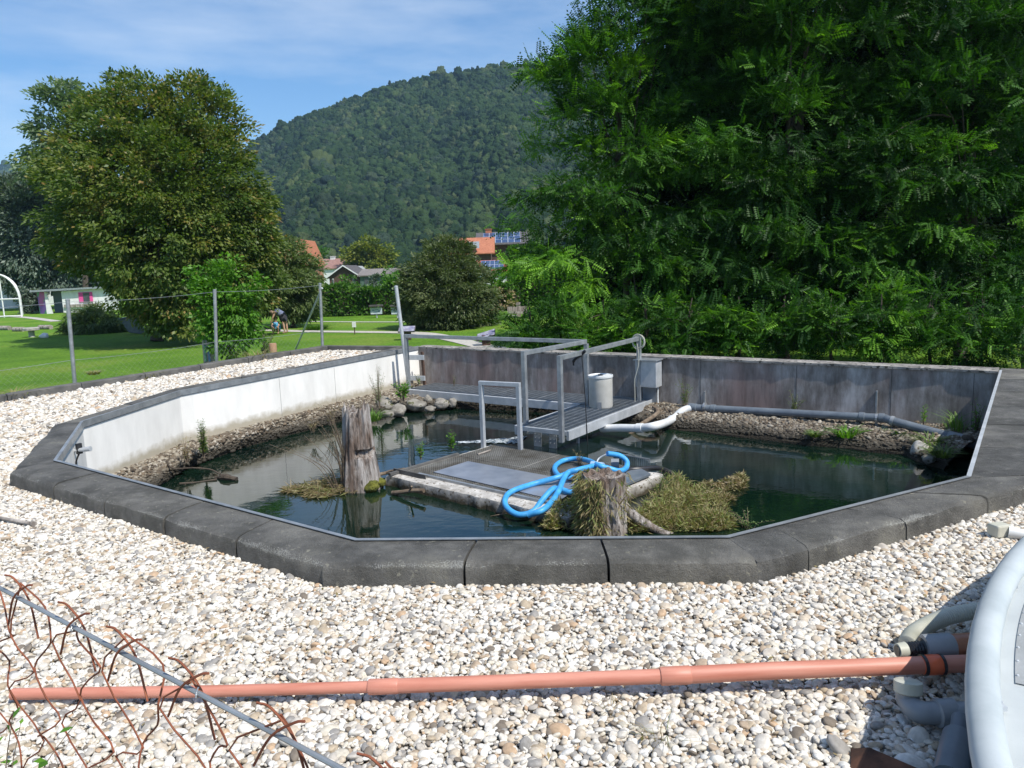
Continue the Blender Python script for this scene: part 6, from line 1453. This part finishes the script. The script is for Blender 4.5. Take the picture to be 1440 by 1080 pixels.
# ------------------------------------------------------------------ people
def person(label, base_, joints, edges, radii, shirt, short, hair_c, hair_r):
    t = thing('person', label, 'person', base_); me = bpy.data.meshes.new('body'); me.from_pydata([tuple(j) for j in joints], edges, []); o = bpy.data.objects.new('body', me); link(o, t); me.materials.append(G['skin'])
    md = o.modifiers.new('skin', 'SKIN'); md.use_smooth_shade = True
    for v, r_ in zip(me.skin_vertices[0].data, radii): v.radius = (r_, r_)
    me.skin_vertices[0].data[0].use_root = True
    sb_ = o.modifiers.new('sub', 'SUBSURF'); sb_.levels = 1; sb_.render_levels = 1
    def loc(p): return V(p)+V(base_)
    for nm, pts, rr_, mt in shirt: MB().tube([loc(p) for p in pts], rr_, 14).build(nm, mt, t, smooth=True)
    c = loc(hair_c); rows = MB().lathe(c, [(hair_r*math.sin(a), hair_r*math.cos(a)) for a in np.linspace(2.2, .02, 9)], 14).build('hair', G['hair'], t, smooth=True)
pb_ = gl(399, 469)
J_ = [(0, 0, .88), (-.10, 0, .98), (-.30, 0, 1.12), (-.38, 0, 1.12), (-.50, -.02, 1.08), (-.60, -.02, 1.04), (-.32, -.17, 1.08), (-.42, -.22, .84), (-.52, -.20, .62), (-.57, -.19, .54), (-.32, .17, 1.08), (-.42, .20, .84), (-.52, .18, .62), (-.57, .17, .54), (.02, -.10, .84), (.06, -.11, .46), (.10, -.11, .08), (-.02, -.12, .03), (.02, .10, .84), (.14, .12, .46), (.16, .12, .08), (.04, .13, .03)]
E_ = [(0, 1), (1, 2), (2, 3), (3, 4), (4, 5), (2, 6), (6, 7), (7, 8), (8, 9), (2, 10), (10, 11), (11, 12), (12, 13), (0, 14), (14, 15), (15, 16), (16, 17), (0, 18), (18, 19), (19, 20), (20, 21)]
R_ = [.15, .14, .13, .055, .09, .09, .06, .045, .035, .035, .06, .045, .035, .035, .09, .06, .042, .045, .09, .06, .042, .045]
person('person in blue grey shirt and dark shorts bending down on the lawn', pb_, J_, E_, R_, [('shirt', [(.02, 0, .95), (-.10, 0, 1.02), (-.28, 0, 1.13), (-.36, 0, 1.13)], [.17, .175, .18, .10], G['cloth_navy']), ('shorts', [(-.02, 0, 1.0), (.03, 0, .82), (.08, 0, .60)], [.17, .20, .17], G['cloth_dark'])], None, (-.55, -.02, 1.09), .12)
pc_ = gl(390, 469)
J2 = [(0, 0, .25), (0, -.05, .42), (0, -.10, .58), (0, -.12, .64), (0, -.15, .74), (0, -.16, .82), (-.15, -.10, .55), (-.18, -.25, .40), (-.10, -.38, .34), (.15, -.10, .55), (.18, -.25, .40), (.10, -.38, .34), (-.10, -.10, .26), (-.14, -.35, .36), (-.13, -.22, .06), (-.13, -.34, .03), (.10, -.10, .26), (.14, -.35, .36), (.13, -.22, .06), (.13, -.34, .03)]
E2 = [(0, 1), (1, 2), (2, 3), (3, 4), (4, 5), (2, 6), (6, 7), (7, 8), (2, 9), (9, 10), (10, 11), (0, 12), (12, 13), (13, 14), (14, 15), (0, 16), (16, 17), (17, 18), (18, 19)]
R2 = [.13, .12, .11, .05, .085, .08, .05, .04, .035, .05, .04, .035, .07, .055, .04, .04, .07, .055, .04, .04]
person('child in bright blue top crouching beside the bending person', pc_, J2, E2, R2, [('shirt', [(0, .02, .22), (0, -.04, .40), (0, -.10, .60)], [.19, .19, .14], G['cloth_blue']), ('shorts', [(0, 0, .12), (0, -.02, .27)], [.17, .18], G['cloth_dark'])], None, (0, -.14, .79), .11)

# ------------------------------------------------------------------ air
hm = bpy.data.materials.new('haze'); hm.use_nodes = True; nt = hm.node_tree; nt.nodes.clear()
pv_ = nt.nodes.new('ShaderNodeVolumePrincipled'); mo = nt.nodes.new('ShaderNodeOutputMaterial'); nt.links.new(pv_.outputs[0], mo.inputs['Volume'])
pv_.inputs['Color'].default_value = (.42, .68, 1, 1); pv_.inputs['Density'].default_value = .00016; pv_.inputs['Anisotropy'].default_value = .1
o = MB().box((0, 1100, 170), (1500, 0, 0), (0, 1500, 0), (0, 0, 174)).build('haze', hm); tag(o, None, None, None, 'stuff')
sc.cycles.volume_bounces = 0

# fallen leaflets, straw and grit on the gravel
r = np.random.default_rng(33); P = grid(-8, 6, 2.0, 14, .105, 9); k = frustum_ok(P) & ~polymask(P, outer) & polymask(P, ter); P = P[k]
P = P[r.random(len(P)) < np.where(np.sin(P[:, 0]*1.7+P[:, 1])*np.sin(P[:, 1]*2.3) > .1, .45, .12)]; P[:, 2] = GZ+.017+.006*r.random(len(P))
D_ = r.normal(size=(len(P), 3)); D_[:, 2] *= .2; N_ = r.normal(size=(len(P), 3))*.4+np.array([0, 0, 1.])
co, fs = leafset(P, D_, N_, .5+1.1*r.random(len(P)), quadleaf(.024, .009)); o = npmesh('leaf_litter', co, None, fs, leaf_mat('dry litter', [(.12, .07, .03), (.22, .13, .06), (.30, .24, .12), (.10, .09, .03)], .1), None, np.repeat(r.random(len(P)), 4)); tag(o, None, None, None, 'stuff')
